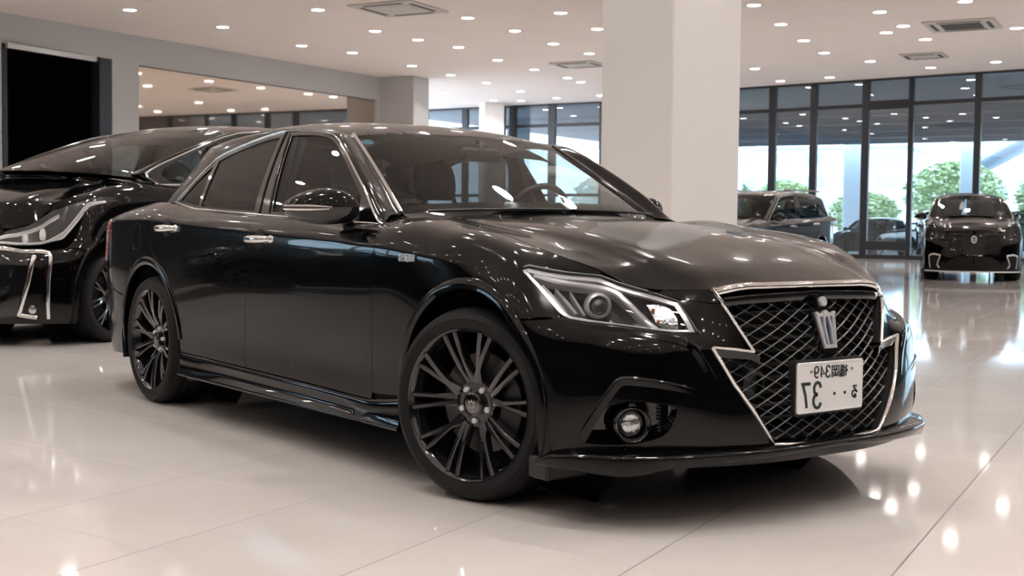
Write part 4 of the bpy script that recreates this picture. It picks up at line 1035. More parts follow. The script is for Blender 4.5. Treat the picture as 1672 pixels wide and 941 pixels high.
# black border of the windscreen, stickers, mirror base
b = B()
for s in (-1, 1):
    rg = []
    for j in range(0, 40, 2):
        p0 = WS.g[0, j]; p1 = WS.g[4, j]; n = WS.N.reshape(WS.g.shape)[0, j]
        rg.append([tuple(np.array([1, s, 1])*(p0-n*.003)), tuple(np.array([1, s, 1])*(p1-n*.003))])
    b.loft(rg if s > 0 else rg[::-1], False, False)
    rg = []
    for j in range(0, 40, 2):
        p0 = WS.g[59, j]; p1 = WS.g[57, j]; n = WS.N.reshape(WS.g.shape)[59, j]
        rg.append([tuple(np.array([1, s, 1])*(p0-n*.003)), tuple(np.array([1, s, 1])*(p1-n*.003))])
    b.loft(rg, False, False)
b.build('screen_border', 'gloss', car)
def wpt(i, j, s, off):
    p = WS.g[i, j]; n = WS.N.reshape(WS.g.shape)[i, j]; return Vector((p[0]+n[0]*off, (p[1]+n[1]*off)*s, p[2]+n[2]*off)), Vector((n[0], n[1]*s, n[2]))
p, n = wpt(51, 35, -1, -.004); b = B(); b.lathe([(.0001, .001), (.026, .0008), (.027, 0)], 24, frame_at(p, n)); b.build('inspection_sticker', 'sticker', car, label='round teal sticker behind the windscreen')
p, n = wpt(52, 2, 1, -.02); b = B(); b.box((0, 0, 0), (.07, .05, .018), .006, T=frame_at(p, n)); b.build('sensor_housing', 'plastic', car)
for s in (-1, 1):
    o9 = [(x, r9(x)[0], r9(x)[1]) for x in np.linspace(-.46, -.74, 10)]
    i9 = [Vector((-.50, .700, .950)).lerp(Vector((-.735, .690, .975)), t) for t in np.linspace(0, 1, 10)]
    b = B(); b.loft([[tuple(Vector(a)*(1-t)+c*t+Vector((0, 0, .003*math.sin(PI*t)))) for t in np.linspace(0, 1, 6)] for a, c in zip(o9, i9)], False, False); b.build('fender_corner', 'paint', car, mirror=s < 0)
# cowl between hood and screen
rg = []
for t in np.linspace(0, 1, 24):
    y = .69*t; xr = float(np.interp(y, [q[1] for q in hood_rear], [q[0] for q in hood_rear]))
    h, _ = H.cast((xr, y, .98), (0, 0, 1)); ww = WS.near((-.50-.42*y*y, y, 1.0))[0]
    k = min(39, int(t*39)); e = Vector(WS.g[0, k])
    rg.append([(xr+.03, e.y*1.0, h.z-.02), (xr-.004, e.y, h.z-.012), ((xr+e.x)/2, e.y, (h.z+e.z)/2-.016), (e.x, e.y, e.z-.004), (e.x-.03, e.y, e.z-.03)])
b = B(); b.loft(rg, False, False); b.loft([[(x, -y, z) for x, y, z in r] for r in rg][::-1], False, False); b.build('cowl_panel', 'gloss', car)
for y0, y1 in ((-.62, -.02), (.02, .55)):
    b = B(); P = []
    for t in np.linspace(0, 1, 10):
        y = y0+(y1-y0)*t; l, n = WS.near((-.5, abs(y), 1.01)); P.append((l.x+.035, y, l.z-.008))
    b.tube(P, .006, 6); b.build('wiper_arm', 'plastic', car)
# ------------------------------------------------------------------ lower body
for s in (-1, 1):
    rings = []
    for x in np.linspace(-2.415, -.365, 44):
        e = min(1, max(0, (x+2.2)/.35), ) * min(1, max(0, (-.60-x)/.35)); e = e*e*(3-2*e)
        zt = float(np.interp(x, [-2.415, -2.29, -1.672, -1.1, -.62, -.365], [.300, .297, .289, .283, .275, .308]))-.003
        flr = .004*math.cos((x+1.39)/1.0*PI)**2 if abs(x+1.39) > .8 else 0
        rings.append([(x, .86, zt), (x, .8795, zt), (x, .8830, zt-.004), (x, .887+flr, zt-.022), (x, .886-.013*e+flr, zt-.045), (x, .886-.006*e+flr, zt-.068-.0*e), (x, .897+flr, .200), (x, .901+flr, .191), (x, .896+flr, .184), (x, .86, .182), (x, .80, .20)])
    b = B(); b.loft(rings, False, False); b.F.append(tuple(range(11))); b.F.append(tuple(range(43*11, 44*11))[::-1]); b.build('side_skirt', 'paint', car, mirror=s < 0, angle=60)
    # arch lips
    for (cx, cz), a0, a1, nm in ((FA, -1, 180, 'front_arch_lip'), (RA, 4, 172, 'rear_arch_lip')):
        rings = []
        path = [(cx+math.cos(math.radians(a)), cz+math.sin(math.radians(a)), 1) for a in np.linspace(a0, a1, 60)]
        down1 = [(None, z) for z in (.20, .25, .30)]
        def ring(ox, oz, dx, dz):
            i = (ox-dx*.008, oz-dz*.008); pts = []
            for rr_, lift in ((.0, .004), (.0, .006), (.018, .0075), (.036, .004), (.040, -.001)):
                q = onsurf(W, [(ox+dx*rr_, oz+dz*rr_)], SIDE)[0]; n_ = W.near(q)[1]
                pts.append(tuple(Vector(q)+n_*lift))
            q = pts[0]; return [(q[0]-dx*.003, q[1]-.05, q[2]-dz*.003), (q[0]-dx*.003, q[1]-.004, q[2]-dz*.003)]+pts[1:]
        if nm[0] == 'f': 
            for z in (.195, .24, .29): rings.append(ring(cx+AR-.004+(.012 if z < .2 else .004), z, 1, 0))
        for a in np.linspace(a0, a1, 56): c_, s_ = math.cos(math.radians(a)), math.sin(math.radians(a)); rings.append(ring(cx+(AR-.004)*c_, cz+(AR-.004)*s_, c_, s_))
        if nm[0] == 'f':
            for z in (.29, .24, .19): rings.append(ring(cx-AR+.004, z, -1, 0))
        b = B(); b.loft(rings, False, False); b.build(nm, 'paint', car, mirror=s < 0, angle=60)
# front lip spoiler
st = [(.895, 0, .246, .222, 1), (.89, .2, .244, .216, 1), (.868, .36, .243, .21, 1), (.825, .52, .241, .203, 1), (.775, .64, .239, .196, 1), (.742, .69, .238, .182, 1), (.69, .755, .238, .172, 1), (.60, .83, .236, .18, 1), (.50, .882, .228, .185, 1), (.435, .893, .205, .186, 1)]
stp = spl([(a, b_, c_, d_) for a, b_, c_, d_, _ in st], 4)
for s in (-1, 1):
    rings = []
    for i, (x, y, zt, zb) in enumerate(stp):
        a = stp[max(0, i-1)]; c_ = stp[min(len(stp)-1, i+1)]
        tx, ty = c_[0]-a[0], c_[1]-a[1]; L = math.hypot(tx, ty); nx, ny = ty/L, -tx/L
        if i == 0: nx, ny = 1, 0
        rings.append([(x-nx*.06, y-ny*.06, zt+.018), (x-nx*.028, y-ny*.028, zt+.008), (x-nx*.006, y-ny*.006, zt+.002), (x, y, zt-.003), (x+nx*.002, y+ny*.002, zt-.009), (x-nx*.006, y-ny*.006, zb+.004), (x-nx*.014, y-ny*.014, zb), (x-nx*.08, y-ny*.08, zb+.004)])
    b = B(); b.loft(rings, False, False); b.build('front_lip', 'paint', bp, mirror=s < 0, angle=50)
    b = B(); b.box((.40, .77, .168), (.10, .17, .07), .008); b.build('air_deflector', 'plastic', bp, mirror=s < 0)
    b = B(); b.box((-2.43, .76, .195), (.05, .16, .09), .01); b.build('air_deflector', 'plastic', car, mirror=s < 0)
b = B(); b.box((-1.45, 0, .215), (4.2, 1.30, .03), .01); b.box((-1.42, 0, .21), (1.95, 1.68, .03), .01); b.build('underbody', 'liner', car)
# inner liner behind the panels
for s in (-1, 1):
    li = sw([(-.40, .25), (-.60, .25), (-2.36, .25), (-2.40, .31)])+sw(arc(*RA, .43, 0, 150, 24))+sw([(-3.45, .50), (-3.6, .9)])+top_edge(-3.55, -.60)+shut3[::-1][1:]+onsurf(W, head_top[::-1])+onsurf(W, head_back)[1:]+sw([(.38, .66)])+sw(arc(*FA, .43, 50, 180, 24))
    panel('inner_body', W, li, S35, 'liner', car, s, 0, -.016, .06, .006)
    for (cx, cz) in (FA, RA):
        b = B(); b.lathe([(.425, .0), (.425, .36)], 40, Matrix.Translation((cx, .52, cz)) @ Matrix.Rotation(-PI/2, 4, 'X')); b.F = [f for f in b.F if min(b.V[i][2] for i in f) > .16]
        k = len(b.V); b.lathe([(.05, 0), (.425, 0)], 40, Matrix.Translation((cx, .52, cz)) @ Matrix.Rotation(-PI/2, 4, 'X')); b.build('wheel_well', 'liner', car, mirror=s < 0)
# ------------------------------------------------------------------ lamps
hl = onsurf(W, head_top+head_in[::-1][1:]+head_front[::-1][1:]+head_low[::-1][1:]+head_back[::-1][1:])
FH = fr(50, 12)
hl2 = [W.near(p) for p in dens(hl, .01)]
cen = sum((p[0] for p in hl2), Vector())/len(hl2)
for s in (-1, 1):
    ho = panel('headlamp', W, hl, FH, 'lamphouse', car, s, 0, -.085, .03, .004)
    ring0 = [tuple(l+n*-.001) for l, n in hl2]; ring1 = [tuple(l-n*.086+(cen-l)*.03) for l, n in hl2]
    b = B(); b.loft([ring0, ring1], True, False); b.build('headlamp_rim', 'plastic', ho, mirror=s < 0)
    panel('lamp_lens', W, hl, FH, 'lens', ho, s, .004, .0015, .02, .0025)
    def shrink(k, base=hl):
        out = []
        o, e1, e2 = FH
        P = [(Vector(p).dot(e1), Vector(p).dot(e2)) for p in dens(base, .012)]
        Q = inset2(P, k); hh = cen.dot(o)
        return [tuple(W.cast(e1*q[0]+e2*q[1]+o*hh, o)[0]) for q in Q]
    ring_o = shrink(.004); ring_i = shrink(.017)
    panel('lamp_bezel', W, ring_o, FH, 'silver', ho, s, .012, -.014, .012, 0, [ring_i])
    drl = onsurf(W, [(.298, .792, .794), (.342, .746, .775), (.388, .706, .763), (.45, .657, .750), (.50, .623, .738), (.535, .615, .715), (.58, .602, .679), (.655, .583, .632)])
    b = B(); rings = []
    P = [W.near(p) for p in spl(drl, 5)]
    for i, (l, n) in enumerate(P):
        t_ = (P[min(len(P)-1, i+1)][0]-P[max(0, i-1)][0]).normalized(); u = n.cross(t_).normalized(); l = l-n*.022; w = .011
        rings.append([tuple(l+u*w-n*.03), tuple(l+u*w), tuple(l+u*w*.5+n*.004), tuple(l-u*w*.5+n*.004), tuple(l-u*w), tuple(l-u*w-n*.03)])
    b.loft(rings); b.build('light_guide', 'silver', ho, mirror=s < 0, angle=30, label='bright chrome light guide bar')
    # projector
    l, n = W.near(onsurf(W, [(.49, .683, .702)])[0]); ax = nrm((.86, .50, .03)); c0 = l-n*.030-ax*.012
    Tm = frame_at(c0, ax)
    b = B(); b.lathe([(.030, .004), (.0335, .010), (.041, .006), (.045, -.008), (.044, -.035), (.040, -.05)], 36, Tm); pr_ = b.build('projector_ring', 'silver', ho, mirror=s < 0, angle=40)
    b = B(); b.lathe([(.0001, .020), (.010, .0185), (.019, .014), (.026, .006), (.030, -.004), (.031, -.03)], 32, Tm); b.build('projector_lens', 'optic', pr_, mirror=s < 0)
    # reflector fins behind
    for k, (pa, pb, wd_) in enumerate((((.335, .785, .762), (.435, .775, .672), .016), ((.365, .755, .757), (.452, .745, .674), .011), ((.395, .725, .752), (.466, .722, .668), .008))):
        b = B(); rings = []
        for t in np.linspace(0, 1, 8):
            q, n_ = W.near(Vector(pa).lerp(Vector(pb), t)); u = Vector((.3, -.75, .0)).normalized(); q = q-n_*(.030+.006*k); w = wd_*(.5+.9*t*(1.2-t))
            rings.append([tuple(q-u*w-n_*.03), tuple(q-u*w*.6), tuple(q+u*w*.2+n_*.006), tuple(q+u*w), tuple(q+u*w-n_*.03)])
        b.loft(rings); b.build('reflector_fin', 'silver', ho, mirror=s < 0, angle=25)
    tn = onsurf(W, [(.585, .568, .705), (.612, .538, .706), (.645, .520, .687), (.672, .515, .655), (.69, .527, .632), (.668, .557, .632), (.632, .570, .658)])
    tr_ = panel('indicator_reflector', W, tn, FH, 'crystal', ho, s, .03, -.030, .008, 0)
    for q in ((.612, .565, .685), (.640, .567, .655)):
        l, n = W.near(q); b = B(); b.ball((0, 0, 0), (.010, .018, .012), 12, 8, T=frame_at(l-n*.026, n, (.3, 0, 1))); b.build('amber_bulb', 'amber', tr_, mirror=s < 0, label='small amber bulb cap')
    # fog lamp in its pocket
    hp = [W.near(p) for p in fog_hole]; hc = sum((p[0] for p in hp), Vector())/len(hp)
    r0 = [tuple(l) for l, n in hp]; r1 = [tuple(hc+(l-hc)*.94-Vector((.055, .045, 0))*1.3) for l, n in hp]
    pk = B(); pk.loft([r0, r1], True, False); pk.F.append(tuple(range(len(r0), 2*len(r0)))); pkt = pk.build('fog_pocket', 'gloss', bp, mirror=s < 0, angle=40)
    FX = nrm((.90, .44, -.02)); fc = Vector((.672, .700, .330)); FT = frame_at(fc, FX)
    b = B(); b.lathe([(.060, -.13), (.062, -.03), (.059, .004), (.054, .010), (.049, .006), (.045, -.012), (.040, -.030)], 40, FT); fr_ = b.build('fog_lamp_ring', 'gloss', pkt, mirror=s < 0, angle=40)
    b = B(); b.lathe([(.0001, .004), (.015, .002), (.028, -.002), (.038, -.010), (.043, -.022)], 28, FT); b.build('fog_lamp_lens', 'crystal', fr_, mirror=s < 0, label='round clear fog lamp lens')
    b = B(); b.loft([[tuple(FT @ Vector(q)) for q in ((-.010, .055, -.02), (.012, .056, -.02), (.013, .056, .006), (-.010, .055, .006))], [tuple(FT @ Vector(q)) for q in ((-.003, .085, -.022), (.010, .085, -.022), (.010, .082, -.004), (-.003, .082, -.004))], [tuple(FT @ Vector(q)) for q in ((.0, .112, -.03), (.003, .112, -.03), (.003, .112, -.026), (.0, .112, -.026))]]); b.build('fog_lamp_fin', 'gloss', fr_, mirror=s < 0)
    b = B(); b.loft([[tuple(FT @ Vector(q)) for q in ((.004, -.055, -.02), (.018, -.052, -.02), (.018, -.052, .0), (.004, -.055, .0))], [tuple(FT @ Vector(q)) for q in ((.008, -.10, -.02), (.024, -.10, -.02), (.024, -.10, -.0), (.008, -.10, -.0))]]); b.build('fog_lamp_fin', 'gloss', fr_, mirror=s < 0)
    b = B()
    for k in range(8):
        q = Vector((.700, .598, .312+k*.0105)); b.box(q, (.010, .085, .0045), 0, rot=Matrix.Rotation(math.radians(-30), 3, 'Z'))
    b.build('intake_slats', 'plastic', pkt, mirror=s < 0)
    # crease lip over the fog pocket
    for cw in ([(.434, .822, .648), (.525, .759, .628), (.603, .698, .619), (.674, .633, .606), (.733, .564, .593), (.757, .532, .576), (.777, .498, .522), (.807, .450, .43)], [(.544, .814, .266), (.602, .783, .377), (.640, .750, .450), (.655, .735, .468), (.680, .708, .471), (.73, .637, .461), (.781, .531, .435)]):
     rings = []
     P = [W.near(p) for p in spl(cw, 6)]
     for i, (l, n) in enumerate(P):
        t_ = (P[min(len(P)-1, i+1)][0]-P[max(0, i-1)][0]).normalized(); u = n.cross(t_).normalized(); e = min(1, i/8, (len(P)-1-i)/10)
        rings.append([tuple(l+u*.022-n*.001), tuple(l+u*.010+n*.003*e), tuple(l+u*.002+n*.0075*e), tuple(l-u*.004+n*.007*e), tuple(l-u*.009-n*.001)])
     b = B(); b.loft(rings, False, False); b.build('bumper_crease', 'paint', bp, mirror=s < 0, angle=60)
    # door mirror
    secs = [(.922, .958, 1.022, .066), (.928, .951, 1.038, .082), (.945, .943, 1.060, .092), (.985, .934, 1.078, .096), (1.04, .934, 1.076, .092), (1.09, .944, 1.060, .080), (1.125, .955, 1.042, .062), (1.148, .968, 1.024, .042), (1.158, .982, 1.012, .02)]
    up_, lo_ = [], []
    for y, z0, z1, d in [tuple(q) for q in spl(secs, 3)]:
        xc = -.655-.45*(y-.93); zm = 1.003; ru, rl = [], []
        for k in range(13):
            a = PI*k/12; ru.append((xc+d*math.cos(a)*(.62 if math.cos(a) < 0 else 1.0), y, zm+(z1-zm)*abs(math.sin(a))**.75))
            rl.append((xc+d*math.cos(a)*(.62 if math.cos(a) < 0 else 1.0), y, zm-(zm-z0)*abs(math.sin(a))**.6))
        up_.append(ru); lo_.append(rl)
    b = B(); b.loft(up_, False, False); b.F.append(tuple(range(13))); mr = b.build('door_mirror', 'paint', car, mirror=s < 0, angle=70)
    b = B(); b.loft([r[::-1] for r in lo_], False, False); b.F.append(tuple(range(13))); b.build('mirror_lower_shell', 'gloss', mr, mirror=s < 0, angle=70)
    b = B(); P = []
    for t in np.linspace(0, 1, 12):
        y = 1.162-.135*t; xc = -.655-.45*(y-.93); d = float(np.interp(y, [q[0] for q in secs], [q[3] for q in secs])); P.append((xc+d*.97+.002-.006*(t < .05), y, .999+.0*t))
    b.tube(P, [.005+.009*math.sin(PI*min(1, .25+.75*t))**.8 for t in np.linspace(0, 1, 12)], 10, up=(0, 0, 1)); b.build('mirror_indicator', 'chrome', mr, mirror=s < 0, label='silver indicator strip')
    b = B(); b.loft([[(-.66+.045*math.cos(a), .955, .965+.02*math.sin(a)) for a in np.linspace(0, 2*PI, 17)[:-1]], [(-.655+.042*math.cos(a), .925, .93+.022*math.sin(a)) for a in np.linspace(0, 2*PI, 17)[:-1]], [(-.655+.055*math.cos(a), .875, .905+.035*math.sin(a)) for a in np.linspace(0, 2*PI, 17)[:-1]], [(-.66+.06*math.cos(a), .845, .90+.035*math.sin(a)) for a in np.linspace(0, 2*PI, 17)[:-1]]]); b.build('mirror_stalk', 'gloss', mr, mirror=s < 0)
    b = B(); b.loft([[tuple(Vector(p)+Vector((-.001-.0*k, 0, 0))) for p in [(-.655-.45*(y-.93)-.0, y, z) for y, z in ((.945, .962), (.945, 1.04), (1.0, 1.058), (1.07, 1.056), (1.13, 1.035), (1.15, 1.0), (1.13, .962), (1.05, .942))]] for k in (0, 1)][:1]*2, True, True); b.build('mirror_glass', 'chrome', mr, mirror=s < 0)
    def shift(o):
        for v in o.data.vertices:
            v.co.x -= .20; v.co.y += .10 if s < 0 else -.10
            if s > 0: v.co.y = .83+(v.co.y-.83)*(.5 if v.co.y > .83 else 1); v.co.x -= .05
        for c in kids(o): shift(c)
    shift(mr)
    # hybrid badge on the fender, mirror-written: H Y B R I D then a chrome script
    l0 = sw([(-.34, .818)])[0]; ln, nn = W.near(l0)
    if s < 0: ln.y = -ln.y; nn.y = -nn.y
    T = frame_at(ln+nn*.001, nn)
    b = B(); x = 0
    def st2(pts, w=.0036): stroke(b, pts, w, T, .0055)
    for i, ch in enumerate('HYBRID'):
        gx = .072-i*.0165; q = {'H': [[(0, 0), (0, 1)], [(1, 0), (1, 1)], [(0, .5), (1, .5)]], 'Y': [[(0, 1), (.5, .5), (1, 1)], [(.5, .5), (.5, 0)]], 'B': [[(0, 0), (0, 1), (.8, 1), (.9, .75), (.7, .52), (0, .52)], [(.7, .52), (1, .3), (.9, .0), (0, 0)]], 'R': [[(0, 0), (0, 1), (.9, .95), (.9, .6), (0, .5)], [(.4, .5), (1, 0)]], 'I': [[(.5, 0), (.5, 1)]], 'D': [[(0, 0), (0, 1), (.6, 1), (1, .7), (1, .3), (.6, 0), (0, 0)]]}[ch]
        for stq in q: st2([(gx-.012*a, -.013+.026*c) for a, c in stq])
    
    hb = b.build('hybrid_badge', 'silver', car, mirror=False, smooth=False, label='small chrome HYBRID badge')
# ------------------------------------------------------------------ cabin
b = B()
rg = []
for y in np.linspace(-.70, .70, 25):
    k = 1-(abs(y)/.72)**4
    rg.append([(-.60-.35*y*y, y, .975), (-.80-.2*y*y, y, .985+.01*k), (-1.0, y, .98+.012*k), (-1.10, y, .95), (-1.14, y, .86), (-1.08, y, .70), (-.95, y, .60)])
b.loft(rg, False, False); dsh = b.build('dashboard', 'dash', car)
b = B(); b.box((-1.06, .37, .965), (.16, .32, .06), .025); b.build('instrument_binnacle', 'dash', dsh)
TW = frame_at((-1.19, .37, .955), (-1, 0, .42))
b = B(); b.tube([tuple(TW @ Vector((.185*math.cos(a), .185*math.sin(a), 0))) for a in np.linspace(0, 2*PI, 41)[:-1]], .015, 10, closed=True)
b.lathe([(.0001, .02), (.06, .018), (.075, .0), (.06, -.02)], 24, TW)
for a in (0, PI, -PI/2): b.tube([tuple(TW @ Vector((.06*math.cos(a), .06*math.sin(a), 0))), tuple(TW @ Vector((.18*math.cos(a), .18*math.sin(a), 0)))], .018, 8, flat=.5)
b.build('steering_wheel', 'plastic', car)
def seat(x, y):
    b = B()
    b.loft([[(x+u*.27*(1 if u > 0 else .95), y+v*.26, .42+h) for u, v in [(math.cos(a)*abs(math.cos(a))**-.4 if abs(math.cos(a)) > .01 else 0, math.sin(a)*abs(math.sin(a))**-.4 if abs(math.sin(a)) > .01 else 0) for a in np.linspace(0, 2*PI, 33)[:-1]]] for h in (0, .04, .10, .13)])
    se = b.build('seat', 'fabric', car)
    rings = []
    for t in np.linspace(0, 1, 9):
        z = .50+.55*t; xx = x-.26-.22*t; w = .25-.03*t-.06*max(0, t-.8)*3; d = .075-.03*t
        rings.append([(xx+d*math.cos(a)*abs(math.cos(a))**-.3 if abs(math.cos(a)) > .01 else xx, y+w*math.sin(a)*(abs(math.sin(a))**-.35 if abs(math.sin(a)) > .01 else 0), z) for a in np.linspace(0, 2*PI, 33)[:-1]])
    b = B(); b.loft(rings); b.build('seat_back', 'fabric', se)
    b = B(); rings = []
    for t in np.linspace(0, 1, 8):
        w = .135*math.sin(PI*(.18+.64*t))**.35; z = 1.07+.19*t
        rings.append([(x-.50-.03*t+.05*math.cos(a), y+w*math.sin(a), z) for a in np.linspace(0, 2*PI, 25)[:-1]])
    b.loft(rings); b.build('headrest', 'fabric', se)
seat(-1.55, .37); seat(-1.55, -.37)
b = B(); b.box((-2.52, 0, .50), (.5, 1.30, .18), .05); b.box((-2.80, 0, .76), (.16, 1.30, .55), .06, rot=Matrix.Rotation(math.radians(-16), 3, 'Y'))
for y in (-.37, .37): b.box((-2.93, y, 1.08), (.10, .25, .15), .04)
b.build('rear_bench', 'fabric', car)
b = B(); b.box((-3.1, 0, 1.0), (.4, 1.25, .03), .01); b.build('parcel_shelf', 'fabric', car)
b = B(); b.loft([[(x, y, float(np.interp(x, [-2.7, -2.2, -1.9, -1.4, -1.28], [1.36, 1.41, 1.41, 1.365, 1.335]))-.10*(abs(y)/.56)**3) for y in np.linspace(-.56, .56, 15)] for x in (-2.7, -2.4, -2.1, -1.8, -1.5, -1.38, -1.29)], False, False); b.build('headlining', 'headlining', car)
b = B(); b.box((-1.12, 0, 1.255), (.03, .22, .065), .02, rot=Matrix.Rotation(math.radians(-8), 3, 'Y')); b.tube([(-1.12, 0, 1.28), (-1.15, 0, 1.315)], .012, 8); b.build('rear_view_mirror', 'plastic', car)
b = B(); b.box((-1.9, 0, .30), (2.3, 1.5, .02), .005); b.build('cabin_floor', 'fabric', car)
for s in (-1, 1):
    b = B(); b.box((-1.5, .80, .62), (2.0, .04, .62), .02); b.build('door_card', 'dash', car, mirror=s < 0)
    b = B(); b.loft([[(-1.70+u*.05, .735-v*.02-.12*t, .93+.40*t) for u, v in ((-1, -1), (1, -1), (1, 1), (-1, 1))] for t in (0, .5, 1)]); b.build('pillar_trim_inner', 'dash', car, mirror=s < 0)

# ------------------------------------------------------------------ wheels
def wheel_mesh(parent, R=.33, r=.258, mrim='wheel', pairs=10, simple=False):
    """built about the origin, outward along +z"""
    b = B()
    b.lathe([(r-.004, .018), (r, .022), (r-.001, .012), (r-.010, .002), (r-.018, -.03), (r-.024, -.10), (r-.018, -.19), (r, -.21)], 72)
    v0 = 0
    n = pairs
    for k in range(5):
        for sgn in (-1, 1):
            ca = 2*PI*k/5+math.radians(92)
            for q in (-1, 1):
                ra = ca+sgn*math.radians(18)+q*math.radians(5.2)
                ia = ca+sgn*math.radians(9+q*6.5)*1.0
                ri = .075
                p0 = Vector((ri*math.cos(ia), ri*math.sin(ia), -.030)); p1 = Vector(((r-.006)*math.cos(ra), (r-.006)*math.sin(ra), .006))
                rings = []
                for t in np.linspace(0, 1, 6):
                    c = p0.lerp(p1, t); c.z = -.030+.036*t**.8+.006*math.sin(PI*t)
                    d = (p1-p0).normalized(); u = Vector((-d.y, d.x, 0)).normalized(); w = .0092-.0015*math.sin(PI*t)+.004*(1-t)**2
                    rings.append([tuple(c+u*w+Vector((0, 0, -.030))), tuple(c+u*w), tuple(c+u*w*.55+Vector((0, 0, .0045))), tuple(c-u*w*.55+Vector((0, 0, .0045))), tuple(c-u*w), tuple(c-u*w+Vector((0, 0, -.030)))])
                b.loft(rings)
    # hub with star-shaped recesses
    hub = []
    for i in range(60):
        a = 2*PI*i/60; rr_ = .088+.010*math.cos(5*(a-math.radians(92))); hub.append((rr_*math.cos(a), rr_*math.sin(a)))
    b.prism(hub, -.06, -.034); b.lathe([(.037, -.034), (.040, -.016), (.034, -.012), (.033, -.014)], 36)
    rim = b.build('wheel', mrim, parent, angle=30)
    b = B(); b.lathe([(.0001, -.012), (.02, -.0125), (.032, -.0145), (.034, -.02)], 32); cap = b.build('centre_cap', 'darkchrome', rim, angle=30)
    b = B(); 
    for st_ in ([(-.012, .012), (-.009, -.012), (.009, -.012), (.012, .012), (.004, .004), (0, .015), (-.004, .004), (-.012, .012)],): stroke(b, st_, .0022, Matrix.Translation((0, 0, -.0125)), .0014)
    b.build('cap_emblem', 'chrome', cap, smooth=False)
    for i in range(5):
        a = 2*PI*i/5+math.radians(92+36); T = Matrix.Translation((.0575*math.cos(a), .0575*math.sin(a), -.034))
        b = B(); b.lathe([(.011, 0), (.011, .010), (.008, .014), (.005, .014), (.0045, .010), (.0001, .010)], 12, T); b.build('lug_nut', 'silver', rim, angle=30)
    b = B(); b.lathe([(.07, -.075), (.172, -.075), (.172, -.100), (.07, -.100)], 48)
    b.build('brake_disc', 'discmetal', rim, angle=30)
    b = B(); b.loft([[((r_)*math.cos(a), (r_)*math.sin(a), z) for a in np.linspace(-.75, .75, 12)] for r_, z in ((.10, -.062), (.10, -.05), (.185, -.05), (.185, -.11), (.10, -.11))], False, False); cal = b.build('brake_caliper', 'plastic', rim, angle=40)
    # tyre
    b = B(); prof = [(r-.003, .018), (r+.006, .020), (r+.018, .026), (r+.036, .028), (r+.052, .020), (r+.062, .006), (R-.003, -.012), (R, -.022)]
    for k, zc in enumerate((-.058, -.096, -.134, -.17)): prof += [(R, zc+.004), (R-.007, zc+.003), (R-.007, zc-.003), (R, zc-.004)]
    prof += [(R, -.196), (R-.004, -.208), (r+.055, -.224), (r+.03, -.232), (r, -.222)]
    b.lathe(prof, 96)
    ty = b.build('tyre', 'rubber', rim, angle=25)
    return rim
def put_wheel(w, x, y, z, side, steer=0, spin=0, k=1.0):
    """side -1: outward is -y"""
    o = nrm((math.sin(steer), -math.cos(steer), 0)) if side < 0 else nrm((-math.sin(steer), math.cos(steer), 0))
    w.matrix_basis = frame_at((x, y, z), o) @ Matrix.Rotation(spin, 4, 'Z') @ Matrix.Scale(k, 4)
def copy_tree(o, par):
    c = o.copy(); COL.objects.link(c); c.parent = par
    for ch in kids(o): copy_tree(ch, c)
    return c
w0 = wheel_mesh(car)
w1 = copy_tree(w0, car); w2 = copy_tree(w0, car); w3 = copy_tree(w0, car)
ST = .2767
put_wheel(w0, .049-.02*math.sin(ST), -.869+.0, .3295, -1, ST); put_wheel(w1, -2.83, -.865, .3295, -1, 0, math.radians(20))
put_wheel(w2, .02, .865, .3295, 1, ST, 1); put_wheel(w3, -2.83, .865, .3295, 1, 0, 2)

# the far front corner stands a little prouder than the near one
def smooth01(t): t = min(1, max(0, t)); return t*t*(3-2*t)
def swell(o):
    if o.type == 'MESH' and not o.name.startswith(('wheel', 'tyre')) :
        N0 = None
        for v in o.data.vertices:
            x, y, z = v.co
            if y > .55 and x > -.8 and z > .9: v.co.z += .008*smooth01((y-.55)/.12)*smooth01((x+.62)/.2)*smooth01((.1-x)/.3)*smooth01((z-.9)/.03)
            if y > .3 and x > -.3 and z > .6:
                k = smooth01((y-.42)/.15)*smooth01((x+.25)/.6)*smooth01((z-.62)/.12)
                v.co.z += .030*k; v.co.x += .030*k*smooth01((x-.1)/.3)
    for c in kids(o): 
        if not c.name.startswith('wheel'): swell(c)
# ================================================================== the other cars: same kind of bodywork, each with its own proportions
M['greypaint'] = pbr('dark_grey_metallic_paint', (.035, .038, .042), .3, .6, 1.0, .02, .5, vary=.1, vscale=20)
M['whitepaint'] = pbr('white_paint', (.62, .61, .58), .3, 0, 1.0, .03, vary=.02)
M['bluepaint'] = pbr('dark_blue_grey_paint', (.05, .06, .075), .3, .3, 1.0, .03, vary=.05)
KEEP = ('front_door', 'rear_door', 'window_frame', 'front_side_window', 'rear_side_window', 'quarter_window', 'window_trim', 'pillar_and_roof_rail', 'front_fender', 'rear_quarter_panel', 'rear_bumper', 'tail_lamp', 'boot_lid', 'hood', 'roof', 'windscreen', 'rear_window', 'cowl_panel', 'fender_corner', 'side_skirt', 'underbody', 'inner_body', 'wheel_well', 'door_mirror', 'mirror_lower_shell', 'door_handle', 'dashboard', 'seat', 'seat_back', 'headrest', 'headlining', 'steering_wheel', 'rear_bench', 'front_arch_lip', 'rear_arch_lip', 'screen_border')
WHEELP = ('tyre', 'brake_disc', 'centre_cap')
def base_name(o): return o.name.split('.')[0]
